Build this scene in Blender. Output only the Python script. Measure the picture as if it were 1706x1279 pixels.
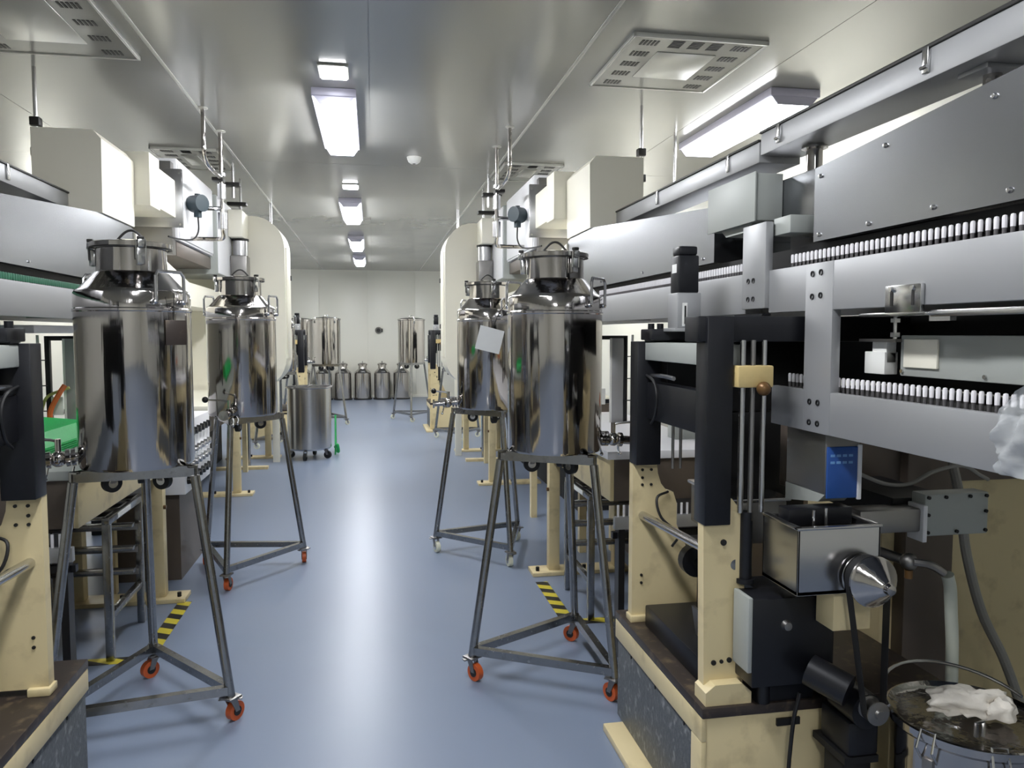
import bpy, bmesh, math, random
from mathutils import Vector, Matrix
random.seed(7)
for o in list(bpy.data.objects): bpy.data.objects.remove(o, do_unlink=True)
SC = bpy.context.scene
COL = SC.collection
R = math.radians

# ------------------------------------------------------------------ camera
cam = bpy.data.cameras.new('camera'); co = bpy.data.objects.new('camera', cam); COL.objects.link(co)
cam.sensor_width = 36.0; cam.lens = 1280.0/1706.0*36.0; cam.clip_start = .05; cam.clip_end = 100
co.location = (0, 0, 1.55)
co.rotation_euler = (R(90-3.777), 0, R(-10.295))
SC.camera = co
# ------------------------------------------------------------------ world, exposure
w = bpy.data.worlds.new('world'); SC.world = w; w.use_nodes = True
w.node_tree.nodes['Background'].inputs[0].default_value = (.8, .85, 1, 1)
w.node_tree.nodes['Background'].inputs[1].default_value = .25
SC.view_settings.view_transform = 'Standard'; SC.view_settings.look = 'None'
SC.view_settings.exposure = 1.45; SC.view_settings.gamma = 1.0; SC.view_settings.use_curve_mapping = False
LAMP = 22.0          # emission of the fluorescent diffusers over the aisle; those over the sides are weaker

# ------------------------------------------------------------------ materials
def lin(c):
    return tuple(((v/255)/12.92 if v/255 <= .04045 else ((v/255+.055)/1.055)**2.4) for v in c)
def mat(name, rgb, rough=.5, metal=0., var=0., vscale=6., coat=0., bump=0., bscale=40., stretch=(1,1,1), rvar=0., spec=.5, emit=0., dirt=None, dscale=5., damt=.5):
    m = bpy.data.materials.new(name); m.use_nodes = True
    nt = m.node_tree; b = nt.nodes['Principled BSDF']
    c = lin(rgb)
    b.inputs['Base Color'].default_value = (*c, 1)
    b.inputs['Roughness'].default_value = rough; b.inputs['Metallic'].default_value = metal
    b.inputs['Coat Weight'].default_value = coat; b.inputs['Coat Roughness'].default_value = .12
    b.inputs['Specular IOR Level'].default_value = spec
    tc = nt.nodes.new('ShaderNodeTexCoord'); mp = nt.nodes.new('ShaderNodeMapping')
    mp.inputs['Scale'].default_value = stretch
    nt.links.new(tc.outputs['Object'], mp.inputs['Vector'])
    def noise(s, det=4):
        n = nt.nodes.new('ShaderNodeTexNoise'); n.inputs['Scale'].default_value = s; n.inputs['Detail'].default_value = det
        nt.links.new(mp.outputs[0], n.inputs['Vector']); return n
    cur = None
    if var:
        n = noise(vscale); mx = nt.nodes.new('ShaderNodeMix'); mx.data_type = 'RGBA'
        mx.inputs[6].default_value = (*[v*(1-var) for v in c], 1); mx.inputs[7].default_value = (*[min(1, v*(1+var)) for v in c], 1)
        nt.links.new(n.outputs['Fac'], mx.inputs[0]); cur = mx.outputs[2]
    if dirt:
        n = noise(dscale, 8); rp = nt.nodes.new('ShaderNodeValToRGB')
        rp.color_ramp.elements[0].position = .55; rp.color_ramp.elements[1].position = .72
        rp.color_ramp.elements[0].color = (0,0,0,1); rp.color_ramp.elements[1].color = (damt,)*3+(1,)
        nt.links.new(n.outputs['Fac'], rp.inputs[0])
        mx = nt.nodes.new('ShaderNodeMix'); mx.data_type = 'RGBA'
        if cur: nt.links.new(cur, mx.inputs[6])
        else: mx.inputs[6].default_value = (*c, 1)
        mx.inputs[7].default_value = (*lin(dirt), 1)
        nt.links.new(rp.outputs[0], mx.inputs[0]); cur = mx.outputs[2]
    if cur: nt.links.new(cur, b.inputs['Base Color'])
    if rvar:
        n = noise(vscale*1.7); mr = nt.nodes.new('ShaderNodeMapRange')
        mr.inputs['To Min'].default_value = max(.02, rough-rvar); mr.inputs['To Max'].default_value = rough+rvar
        nt.links.new(n.outputs['Fac'], mr.inputs['Value']); nt.links.new(mr.outputs[0], b.inputs['Roughness'])
    if bump:
        n = noise(bscale, 3); bp = nt.nodes.new('ShaderNodeBump'); bp.inputs['Strength'].default_value = bump; bp.inputs['Distance'].default_value = .01
        nt.links.new(n.outputs['Fac'], bp.inputs['Height']); nt.links.new(bp.outputs[0], b.inputs['Normal'])
    if emit:
        b.inputs['Emission Color'].default_value = (*c, 1); b.inputs['Emission Strength'].default_value = emit
    return m
M = {}
M['floor'] = mat('floor_epoxy', (124, 136, 157), .32, 0, .03, .8, spec=.4)
M['ceil'] = mat('ceiling_panel', (166, 165, 160), .2, .3, .03, .8, bump=.012, bscale=2.2, rvar=.05)
M['trim'] = mat('ceiling_trim', (205, 204, 196), .3, .2)
M['wall'] = mat('wall_panel', (240, 238, 226), .35, 0, .02, 1.)
M['polish'] = mat('polished_steel', (186, 182, 179), .10, 1., .04, 4., bump=.2, bscale=7, stretch=(3,3,.22), rvar=.03)
M['brushed'] = mat('brushed_steel', (196, 196, 198), .26, 1., .05, 5., bump=.02, bscale=5)
M['sheet'] = mat('steel_sheet', (140, 142, 146), .27, 1., .04, 1.5, bump=.04, bscale=2.0, stretch=(1,2.5,.5))
M['tube'] = mat('stand_steel', (156, 156, 156), .24, 1., .12, 30., rvar=.1, dirt=(120,118,112), dscale=40, damt=.5)
M['dullsteel'] = mat('dull_steel', (150, 148, 146), .42, 1., .1, 8.)
M['alu'] = mat('grey_anodised_aluminium', (170, 171, 173), .42, .45, .03, 3., rvar=.05)
M['grey'] = mat('grey_paint', (168, 172, 168), .45, .1, .03, 6.)
M['cabinet'] = mat('light_grey_paint', (240, 240, 243), .4, 0, .02, 4.)
M['cream'] = mat('cream_machine_paint', (222, 205, 160), .4, 0, .04, 6., dirt=(120, 98, 66), dscale=9, damt=.35)
M['duct'] = mat('ivory_duct_paint', (242, 238, 222), .42, 0, .02, 4.)
M['black'] = mat('black_anodised', (26, 27, 32), .38, .2, .1, 8.)
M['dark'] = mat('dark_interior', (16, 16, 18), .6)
M['topplate'] = mat('dark_stained_plate', (58, 50, 46), .4, .2, .25, 14., dirt=(130, 112, 88), dscale=22, damt=.5)
M['speckle'] = mat('hammered_grey_paint', (92, 96, 100), .5, .1, .3, 60., bump=.3, bscale=70, dirt=(165,168,168), dscale=30, damt=.6)
M['pinwhite'] = mat('white_pin', (238, 236, 240), .35)
M['pingreen'] = mat('green_pin', (58, 118, 92), .35)
M['pinstem'] = mat('pin_stem', (112, 110, 112), .35, .7)
M['bolt'] = mat('black_bolt', (40, 40, 42), .35, .6)
M['boltsteel'] = mat('steel_bolt', (200, 200, 200), .2, 1.)
M['rubber'] = mat('black_rubber', (24, 24, 25), .6)
M['orange'] = mat('orange_wheel', (200, 92, 44), .45, 0, .1, 20.)
M['whitewheel'] = mat('white_wheel', (226, 226, 205), .4)
M['blue'] = mat('blue_panel', (40, 84, 158), .4)
M['bluelight'] = mat('blue_print', (110, 160, 215), .4)
M['blackball'] = mat('black_knob', (18, 18, 19), .25)
M['brass'] = mat('brown_knob', (112, 82, 48), .35, .4)
M['tan'] = mat('tan_block', (214, 190, 132), .45, 0, .08, 30.)
M['green'] = mat('green_mat', (20, 168, 84), .5, 0, .1, 30., bump=.4, bscale=120)
M['whitesheet'] = mat('white_sheet', (240, 240, 244), .5)
M['paper'] = mat('paper_tag', (206, 208, 208), .4, 0, .04, 30.)
M['tissue'] = mat('tissue_paper', (236, 230, 220), .9, 0, .04, 30., bump=.4, bscale=50)
M['sensor'] = mat('dark_green_sensor', (30, 48, 56), .4)
M['hose'] = mat('pale_hose', (205, 210, 198), .35)
M['cable'] = mat('black_cable', (22, 22, 24), .5)
M['greycable'] = mat('grey_cable', (150, 148, 142), .5)
M['orangehose'] = mat('orange_hose', (205, 98, 42), .45)
M['yellowhose'] = mat('yellow_hose', (200, 195, 120), .45)
M['plasticwhite'] = mat('white_plastic', (238, 238, 234), .4)
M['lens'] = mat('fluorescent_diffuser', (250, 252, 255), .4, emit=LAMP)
M['sidelens'] = mat('side_diffuser', (250, 252, 255), .4, emit=LAMP*.5)
M['housing'] = mat('lamp_housing', (190, 188, 206), .4, .1)
M['gasket'] = mat('dark_gasket', (30, 29, 28), .5)
M['label'] = mat('white_sticker', (235, 235, 232), .5, 0, .15, 160., stretch=(1,1,.2))
M['liquid'] = mat('dark_gel', (40, 36, 34), .12)
M['browncover'] = mat('brown_cover', (98, 88, 80), .45, .2, .1, 10.)
# hazard tape
hz = bpy.data.materials.new('hazard_tape'); hz.use_nodes = True
nt = hz.node_tree; tc = nt.nodes.new('ShaderNodeTexCoord'); mp = nt.nodes.new('ShaderNodeMapping'); wv = nt.nodes.new('ShaderNodeTexWave')
wv.wave_profile = 'SIN'; wv.bands_direction = 'Y'; wv.inputs['Scale'].default_value = 2.55; wv.inputs['Distortion'].default_value = 0
mp.inputs['Rotation'].default_value = (0, 0, R(28))
rp = nt.nodes.new('ShaderNodeValToRGB'); rp.color_ramp.interpolation = 'CONSTANT'
rp.color_ramp.elements[0].color = (.012, .012, .012, 1); rp.color_ramp.elements[1].position = .5; rp.color_ramp.elements[1].color = (.62, .52, .04, 1)
nt.links.new(tc.outputs['Object'], mp.inputs[0]); nt.links.new(mp.outputs[0], wv.inputs[0]); nt.links.new(wv.outputs['Fac'], rp.inputs[0])
nt.links.new(rp.outputs[0], nt.nodes['Principled BSDF'].inputs['Base Color']); nt.nodes['Principled BSDF'].inputs['Roughness'].default_value = .35
M['hazard'] = hz
# thin clear plastic
pl = bpy.data.materials.new('clear_plastic_film'); pl.use_nodes = True; nt = pl.node_tree
b = nt.nodes['Principled BSDF']; b.inputs['Base Color'].default_value = (.75, .78, .8, 1); b.inputs['Roughness'].default_value = .12
tr = nt.nodes.new('ShaderNodeBsdfTransparent'); mx = nt.nodes.new('ShaderNodeMixShader'); mx.inputs[0].default_value = .4
nt.links.new(tr.outputs[0], mx.inputs[1]); nt.links.new(b.outputs[0], mx.inputs[2]); nt.links.new(mx.outputs[0], nt.nodes['Material Output'].inputs[0])
M['film'] = pl

# ------------------------------------------------------------------ mesh helpers
CUR = [1, 0., 0., 0.]      # mirror sign, x offset, y offset, z offset
def setT(sx=1, ox=0., dy=0., dz=0.): CUR[:] = [sx, ox, dy, dz]
def TP(p): return Vector((CUR[0]*(p[0]+CUR[1]), p[1]+CUR[2], p[2]+CUR[3]))
class MB:
    def __init__(s): s.v = []; s.f = []; s.m = []
    def _add(s, vs, fs, m=0):
        o = len(s.v); s.v += [tuple(v) for v in vs]
        for f in fs: s.f.append([i+o for i in f]); s.m.append(m)
        return s
    def bm(s, b, m=0):
        b.verts.index_update()
        s._add([v.co for v in b.verts], [[v.index for v in f.verts] for f in b.faces], m); b.free(); return s
    def box(s, x0, x1, y0, y1, z0, z1, bev=0., m=0, rot=None):
        b = bmesh.new(); bmesh.ops.create_cube(b, size=1)
        bmesh.ops.scale(b, vec=(abs(x1-x0), abs(y1-y0), abs(z1-z0)), verts=b.verts)
        if bev: bmesh.ops.bevel(b, geom=b.edges[:], offset=bev, segments=2, affect='EDGES', profile=.5)
        if rot is not None: bmesh.ops.rotate(b, verts=b.verts, cent=(0,0,0), matrix=rot)
        bmesh.ops.translate(b, vec=((x0+x1)/2, (y0+y1)/2, (z0+z1)/2), verts=b.verts)
        return s.bm(b, m)
    def cyl(s, p0, p1, r0, r1=None, n=16, m=0, cap=True):
        r1 = r0 if r1 is None else r1
        p0, p1 = Vector(p0), Vector(p1); d = (p1-p0).normalized()
        a = d.orthogonal().normalized(); c = d.cross(a); vs = []; fs = []
        for k in range(n):
            t = 2*math.pi*k/n; e = a*math.cos(t)+c*math.sin(t)
            vs += [p0+e*r0, p1+e*r1]
        for k in range(n):
            j = (k+1) % n; fs.append([2*k, 2*j, 2*j+1, 2*k+1])
        if cap: fs += [[2*k for k in range(n)][::-1], [2*k+1 for k in range(n)]]
        return s._add(vs, fs, m)
    def tube(s, pts, r, n=8, m=0, closed=False):
        P = [Vector(p) for p in pts]; L = len(P); vs = []; fs = []; prev = None
        for i, p in enumerate(P):
            if closed: d = (P[(i+1) % L]-P[i-1]).normalized()
            else: d = (P[min(i+1, L-1)]-P[max(i-1, 0)]).normalized()
            a = d.orthogonal().normalized() if prev is None else (prev-d*prev.dot(d)).normalized()
            prev = a; c = d.cross(a)
            for k in range(n):
                t = 2*math.pi*k/n; vs.append(p+(a*math.cos(t)+c*math.sin(t))*r)
        for i in range(L if closed else L-1):
            j = (i+1) % L
            for k in range(n): fs.append([i*n+k, i*n+(k+1) % n, j*n+(k+1) % n, j*n+k])
        if not closed: fs += [list(range(n))[::-1], [(L-1)*n+k for k in range(n)]]
        return s._add(vs, fs, m)
    def lathe(s, prof, c=(0,0,0), n=40, m=0, axis='z'):
        vs = []; fs = []; L = len(prof)
        for k in range(n):
            t = 2*math.pi*k/n
            for (r, z) in prof:
                if axis == 'z': vs.append((c[0]+r*math.cos(t), c[1]+r*math.sin(t), c[2]+z))
                elif axis == 'y': vs.append((c[0]+r*math.cos(t), c[1]+z, c[2]+r*math.sin(t)))
                else: vs.append((c[0]+z, c[1]+r*math.cos(t), c[2]+r*math.sin(t)))
        for k in range(n):
            j = (k+1) % n
            for i in range(L-1): fs.append([k*L+i, j*L+i, j*L+i+1, k*L+i+1])
        s._add(vs, fs, m); return s
    def prism(s, poly, axis, a0, a1, m=0):
        n = len(poly); vs = []
        for a in (a0, a1):
            for (p, q) in poly: vs.append((a, p, q) if axis == 'x' else (p, a, q) if axis == 'y' else (p, q, a))
        fs = [list(range(n))[::-1], [n+i for i in range(n)]]
        for i in range(n): j = (i+1) % n; fs.append([i, j, n+j, n+i])
        return s._add(vs, fs, m)
    def ball(s, c, r, m=0, sc=(1,1,1), n=14):
        b = bmesh.new(); bmesh.ops.create_uvsphere(b, u_segments=n, v_segments=max(6, n//2+1), radius=r)
        bmesh.ops.scale(b, vec=sc, verts=b.verts); bmesh.ops.translate(b, vec=c, verts=b.verts); return s.bm(b, m)
    def build(s, name, mats, parent=None, ang=35, shear=True):
        vs = [TP(v) for v in s.v]
        lo = Vector((min(v[i] for v in vs) for i in range(3))); hi = Vector((max(v[i] for v in vs) for i in range(3)))
        org = Vector(((lo.x+hi.x)/2, (lo.y+hi.y)/2, lo.z))
        me = bpy.data.meshes.new(name); me.from_pydata([v-org for v in vs], [], s.f)
        bm = bmesh.new(); bm.from_mesh(me)
        bmesh.ops.remove_doubles(bm, verts=bm.verts, dist=1e-5)
        bmesh.ops.recalc_face_normals(bm, faces=bm.faces); bm.to_mesh(me); bm.free()
        if not isinstance(mats, (list, tuple)): mats = [mats]
        for k in mats: me.materials.append(M[k])
        if len(mats) > 1 and len(me.polygons) == len(s.m):
            me.polygons.foreach_set('material_index', s.m)
        me.polygons.foreach_set('use_smooth', [True]*len(me.polygons)); me.set_sharp_from_angle(angle=R(ang))
        o = bpy.data.objects.new(name, me); COL.objects.link(o)
        if parent is not None:
            o.parent = parent; base = parent.location.copy()
            pp = parent.parent
            while pp is not None: base += pp.location; pp = pp.parent
            o.location = org-base
        else: o.location = org
        return o
def tag(o, label, cat, group=None):
    o['label'] = label; o['category'] = cat
    if group: o['group'] = group
    return o
def thing(name, label, cat, loc, group=None):
    o = bpy.data.objects.new(name, None); COL.objects.link(o); o.empty_display_size = .1
    o.location = TP(loc); return tag(o, label, cat, group)
def struct(o): o['kind'] = 'structure'; return o
def inst(src, name, parent, off):
    """another object sharing src's mesh, moved by off"""
    o = bpy.data.objects.new(name, src.data); COL.objects.link(o); o.parent = parent
    o.location = src.location+Vector((CUR[0]*off[0], off[1], off[2])); return o
def copy_tree(o, off=None, parent=None, rotz=None, label=None, group=None, skip=()):
    c = o.copy(); COL.objects.link(c); c.parent = parent
    if off is not None: c.location = Vector(off)
    if rotz is not None: c.rotation_euler.z = rotz
    if label: c['label'] = label
    if group: c['group'] = group
    for ch in o.children:
        if ch.name.split('.')[0] in skip: continue
        copy_tree(ch, None, c)
    return c
def B(): return MB()
def arc(cx, cy, r, a0, a1, n=6): return [(cx+r*math.cos(R(a0+(a1-a0)*k/n)), cy+r*math.sin(R(a0+(a1-a0)*k/n))) for k in range(n+1)]
def smoothpath(pts, n=6):
    P = [Vector(p) for p in pts]; P = [P[0]*2-P[1]]+P+[P[-1]*2-P[-2]]; out = []
    for i in range(1, len(P)-2):
        for k in range(n):
            t = k/n; a, b, c, d = P[i-1], P[i], P[i+1], P[i+2]
            out.append(.5*((2*b)+(c-a)*t+(2*a-5*b+4*c-d)*t*t+(3*b-a-3*c+d)*t**3))
    out.append(P[-2]); return out

# ------------------------------------------------------------------ room
XL, XR, YF, YB, ZC = -3.5, 3.3, -4.0, 18.8, 3.05
struct(B().box(XL, XR, YF, YB, -.1, 0).build('floor', 'floor'))
struct(B().box(XL-.1, XL, YF, YB, 0, ZC).build('wall_left', 'wall'))
struct(B().box(XR, XR+.1, YF, YB, 0, ZC).build('wall_right', 'wall'))
wb = struct(B().box(XL, XR, YB+.012, YB+.1, 0, ZC).build('wall_back', 'wall'))
for k in range(6):
    a = XL+k*(XR-XL)/6
    B().box(a+.003, a+(XR-XL)/6-.003, YB, YB+.012, 0, ZC, .002).build('wall_panel', 'wall', wb)
struct(B().box(XL, XR, YF-.1, YF, 0, ZC).build('wall_front', 'wall'))
struct(B().box(XL, XR, YB-.03, YB, 0, .06, .004).build('baseboard_back', 'wall'))
cl = struct(B().box(XL, XR, YF, YB, ZC+.015, ZC+.1).build('ceiling', 'ceil'))
xs = [XL, -2.28, -1.13, 0, 1.13, 2.26, XR]
ys = [YF, 1.2, 7.1, 13.0, YB]
for i in range(6):
    for j in range(4):
        B().box(xs[i]+.002, xs[i+1]-.002, ys[j]+.002, ys[j+1]-.002, ZC, ZC+.015).build('ceiling_panel', 'ceil', cl)
for k, x in enumerate((-1.13, 1.13)):
    struct(B().box(x-.011, x+.011, YF, YB, ZC-.005, ZC, .002).build('trim_%d' % (k+1), 'trim'))

# ------------------------------------------------------------------ ceiling fixtures
def lamp(x0, x1, y0, y1, label, h=.095, lens='lens'):
    t = thing('fluorescent_lamp', label, 'ceiling lamp', ((x0+x1)/2, (y0+y1)/2, ZC-h), 'fluorescent ceiling lamps')
    B().box(x0-.02, x1+.02, y0-.02, y1+.02, ZC-.05, ZC, .006).build('housing', 'housing', t)
    wx = (x1-x0)*.12
    B().prism([(x0, ZC-.05), (x0+wx, ZC-h), (x1-wx, ZC-h), (x1, ZC-.05)], 'y', y0, y1).build('diffuser', lens, t)
    for y in (y0-.012, y1): B().prism([(x0-.008, ZC-.048), (x0+wx, ZC-h-.004), (x1-wx, ZC-h-.004), (x1+.008, ZC-.048)], 'y', y, y+.012).build('end_cap', 'housing', t)
    return t
lamp(-.33, -.10, 4.95, 6.32, 'nearest lit ceiling lamp over the aisle')
lamp(-.33, -.12, 8.85, 10.25, 'second lit ceiling lamp over the aisle')
lamp(-.33, -.13, 12.2, 13.6, 'third lit ceiling lamp over the aisle')
lamp(-.33, -.13, 15.2, 16.6, 'farthest lit ceiling lamp, close to the back wall')
lamp(-.33, -.10, 1.1, 2.5, 'added unseen ceiling lamp over the nearest stretch of the aisle')  # out of view, added to light the room
lamp(-.33, -.10, -2.4, -1.0, 'added unseen ceiling lamp over the entrance end of the aisle')  # added behind the view as extra room light
for k, y in enumerate((4.45, 8.6, 12.6)):
    lamp(2.43, 2.72, y, y+1.4, ['lit ceiling lamp above the right hand steel tray', 'added unseen ceiling lamp behind the right hand grey cabinets', 'added unseen ceiling lamp at far right behind the machines'][k], lens='sidelens')  # nearest one is visible, the farther ones are added to light the room
for k, y in enumerate((8.8, 12.8)):
    lamp(-3.25, -2.96, y, y+1.4, ['added unseen ceiling lamp behind the left grey cabinets', 'added unseen ceiling lamp at far left behind the machines'][k], lens='sidelens')  # unseen left row, added to light the room
for k, y in enumerate((4.5, 8.0)):  # emissive squares set at the bright patches on the ceiling
    t = thing('glowing_square', ['small glowing ceiling square in front of nearest aisle lamp', 'small glowing ceiling square in front of second aisle lamp'][k], 'ceiling lamp', (-.2, y+.1, ZC-.02), 'glowing ceiling squares')
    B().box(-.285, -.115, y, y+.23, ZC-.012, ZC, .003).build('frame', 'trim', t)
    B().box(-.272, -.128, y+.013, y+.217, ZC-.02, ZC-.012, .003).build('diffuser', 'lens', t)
t = thing('smoke_detector', 'small white round smoke detector on the ceiling', 'smoke detector', (.37, 6.72, ZC-.06))
B().lathe([(0, -.055), (.03, -.055), (.05, -.04), (.058, -.02), (.062, 0), (0, 0)], (.37, 6.72, ZC), 24).build('body', 'plasticwhite', t)
B().lathe([(0, -.06), (.012, -.058), (.014, -.05), (0, -.05)], (.37, 6.72, ZC), 12).build('sensor_eye', 'gasket', t)

def cassette(x0, x1, y0, y1, label, slots=True):
    t = thing('ceiling_air_cassette', label, 'air vent', ((x0+x1)/2, (y0+y1)/2, ZC-.03), 'ceiling air cassettes')
    z = ZC-.016
    f = B(); w_ = .014
    f.box(x0, x1, y0, y0+w_, z-.006, ZC, .003).box(x0, x1, y1-w_, y1, z-.006, ZC, .003).box(x0, x0+w_, y0, y1, z-.006, ZC, .003).box(x1-w_, x1, y0, y1, z-.006, ZC, .003)
    f.build('frame', 'trim', t)
    B().box(x0+w_, x1-w_, y0+w_, y1-w_, z, ZC-.002).build('face_plate', 'ceil', t)
    B().box(x0+.2, x1-.2, y0+.2, y1-.2, z-.004, z, .002).build('centre_panel', 'trim', t)
    if slots:
        src = B().box(-.006, .006, -.032, .032, -.002, .004); src2 = B().box(-.032, .032, -.006, .006, -.002, .004)
        o1 = o2 = None
        for side in (0, 1):
            for g in range(5):
                for q in range(5):
                    px = (x0+.075 if side == 0 else x1-.155)+q*.02; py = y0+.09+g*(y1-y0-.18)/4
                    if o1 is None:
                        setT(1, px, py, z); o1 = src.build('vent_slot', 'gasket', t); b0 = Vector((px, py)); setT()
                    else: inst(o1, 'vent_slot', t, (px-b0.x, py-b0.y, 0))
        for g in range(3):
            for q in range(5):
                px = x0+.26+g*(x1-x0-.52)/2; py = y0+.05+q*.02
                if o2 is None:
                    setT(1, px, py, z); o2 = src2.build('vent_slot', 'gasket', t); b1 = Vector((px, py)); setT()
                else: inst(o2, 'vent_slot', t, (px-b1.x, py-b1.y, 0))
    return t
cassette(1.30, 2.03, 3.76, 4.56, 'square slotted air cassette on the ceiling at upper right')
cassette(-2.0, -1.22, 3.6, 4.58, 'square slotted air cassette on the ceiling at upper left')
cassette(1.16, 1.70, 6.75, 7.5, 'slotted air cassette above the right hand grey cabinet')
cassette(-1.75, -1.22, 6.7, 7.5, 'air cassette above the left hand grey cabinet')

# ------------------------------------------------------------------ tanks and stands (local z = 0 at the tank's underside)
def caster(mb_f, mb_w, mb_h, x, y, ztop, r, ang):
    c, s = math.cos(ang), math.sin(ang)
    tx, ty = x+c*r*.55, y+s*r*.55; zc = ztop-r*1.75
    rot = Matrix.Rotation(ang, 3, 'Z')
    mb_f.box(x-r*.8, x+r*.8, y-r*.8, y+r*.8, ztop-.008, ztop, .001, rot=rot)
    mb_f.cyl((x, y, ztop-.008), (x, y, ztop-r*.45), r*.45, n=12)
    for q in (-1, 1):
        ox, oy = -s*q*r*.42, c*q*r*.42
        P = [(x-c*r*.4, y-s*r*.4, ztop-r*.35), (x+c*r*.45, y+s*r*.45, ztop-r*.35), (tx+c*r*.28, ty+s*r*.28, zc), (tx-c*r*.28, ty-s*r*.28, zc)]
        o = Vector((ox, oy, 0)); tk = Vector((-s, c, 0))*.002
        vs = [Vector(p)+o-tk for p in P]+[Vector(p)+o+tk for p in P]
        mb_f._add(vs, [[0,1,2,3][::-1], [4,5,6,7], [0,1,5,4], [1,2,6,5], [2,3,7,6], [3,0,4,7]])
    a = Vector((-s, c, 0))*r*.34
    mb_w.cyl(Vector((tx, ty, zc))-a, Vector((tx, ty, zc))+a, r, n=22)
    mb_h.cyl(Vector((tx, ty, zc))-a*1.25, Vector((tx, ty, zc))+a*1.25, r*.5, n=14)
def make_tank(name, label, group, vang, lever='radial', vlen=.2, cang=0.):
    t = thing(name, label, 'tank', (0, 0, 0), group)
    r = .21
    body = B().lathe([(0, .004), (r*.9, .004), (r-.006, 0), (r, .012), (r, .60), (r+.004, .604), (r+.004, .612), (r, .616), (r, .672), (r-.008, .684), (r-.02, .69), (.135, .752), (.127, .757)], n=56)
    ob = body.build('body', 'polish', t)
    B().lathe([(.127, .752), (.126, .845), (.133, .848), (.133, .856), (0.118, .856), (.118, .75)], n=48).build('neck', 'polish', t)
    lid = B().lathe([(0, .886), (.05, .882), (.10, .872), (.128, .863), (.141, .861), (.144, .868), (.148, .866), (.148, .85), (.141, .847), (.136, .853), (0, .853)], n=48).build('lid', 'polish', t)
    B().lathe([(.134, .846), (.147, .846), (.147, .850), (.134, .850)], n=48).build('gasket', 'gasket', lid)
    pts = [(-.055+.11*k/10, 0, .876+.045*math.sin(math.pi*k/10)) for k in range(11)]
    B().tube(pts, .005, 8).build('lid_handle', 'gasket', lid)
    la = vang+R(-55)
    for k, a in enumerate((R(-62), R(58), R(178))):
        c, s = math.cos(a), math.sin(a); rot = Matrix.Rotation(a, 3, 'Z')
        l = B(); l.box(c*.142-.011, c*.142+.011, s*.142-.014, s*.142+.014, .778, .842, .003, rot=rot)
        l.box(c*.15-.012, c*.15+.012, s*.15-.012, s*.15+.012, .842, .872, .003, rot=rot)
        l.tube([(c*.151-s*.017, s*.151+c*.017, .80), (c*.153-s*.017, s*.153+c*.017, .868), (c*.153+s*.017, s*.153-c*.017, .868), (c*.151+s*.017, s*.151-c*.017, .80)], .003, 6)
        lc = l.build('clamp', 'boltsteel', t)
        B().box(c*.15-.011, c*.15+.011, s*.15-.011, s*.15+.011, .872, .884, .002, rot=rot).build('clamp_knob', 'gasket', lc)
    for a in (R(-38), R(142)):
        c, s = math.cos(a), math.sin(a); h = B(); rr = r-.012
        for_pts = [(c*(r+.006)-s*.062, s*(r+.006)+c*.062, .635), (c*(r+.006)-s*.062, s*(r+.006)+c*.062, .735), (c*(r+.004)-s*.05, s*(r+.004)+c*.05, .752), (c*(r+.004)+s*.05, s*(r+.004)-c*.05, .752), (c*(r+.006)+s*.062, s*(r+.006)-c*.062, .735), (c*(r+.006)+s*.062, s*(r+.006)-c*.062, .635)]
        h.tube(for_pts, .0065, 8)
        for q in (-1, 1): h.ball((c*(r-.001)-s*.062*q, s*(r-.001)+c*.062*q, .638), .014, sc=(1,1,.8), n=10)
        h.build('handle', 'brushed', t)
    # outlet valve
    c, s = math.cos(vang), math.sin(vang)
    P = lambda d, z, q=0: (c*d-s*q, s*d+c*q, z)
    v = B(); v.cyl(P(.17, .045), P(.17+vlen, .03), .019, n=16)
    v.cyl(P(.215, .043), P(.23, .042), .034, n=20).cyl(P(.234, .042), P(.249, .041), .034, n=20)
    v.ball(P(.275, .038), .031, n=14); v.cyl(P(.275, .06), P(.275, .115), .011, n=12)
    v.cyl(P(.30, .036), P(.315, .035), .032, n=20)
    v.cyl(P(.17+vlen, .03), P(.17+vlen+.012, .03), .03, n=20)
    ov = v.build('outlet_valve', 'polish', t)
    le = [P(.275, .105), P(.30, .112, -.008), P(.375, .118, -.02)] if lever == 'radial' else [P(.275, .105), P(.277, .112, -.03), P(.28, .118, -.14)]
    B().tube(le, .0055, 8).build('valve_lever', 'boltsteel', ov)
    B().ball(le[2], .019).build('lever_knob', 'blackball', ov)
    for q in (.222, .308):
        cp = B(); cp.tube([P(q, .01, .03), P(q+.004, -.012, .04), P(q+.01, -.03, .035)], .005, 6); cp.ball(P(q+.01, -.034, .034), .009, n=8)
        cp.build('clamp_wingnut', 'boltsteel', ov)
    # casters under the tank
    for a in (cang, cang+R(120), cang+R(240)):
        f, wh, hb = B(), B(), B()
        caster(f, wh, hb, .085*math.cos(a), .085*math.sin(a), 0., .036, a)
        cf = f.build('caster_fork', 'dullsteel', t); wh.build('wheel', 'rubber', cf); hb.build('wheel_hub', 'boltsteel', cf)
    return t
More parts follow.
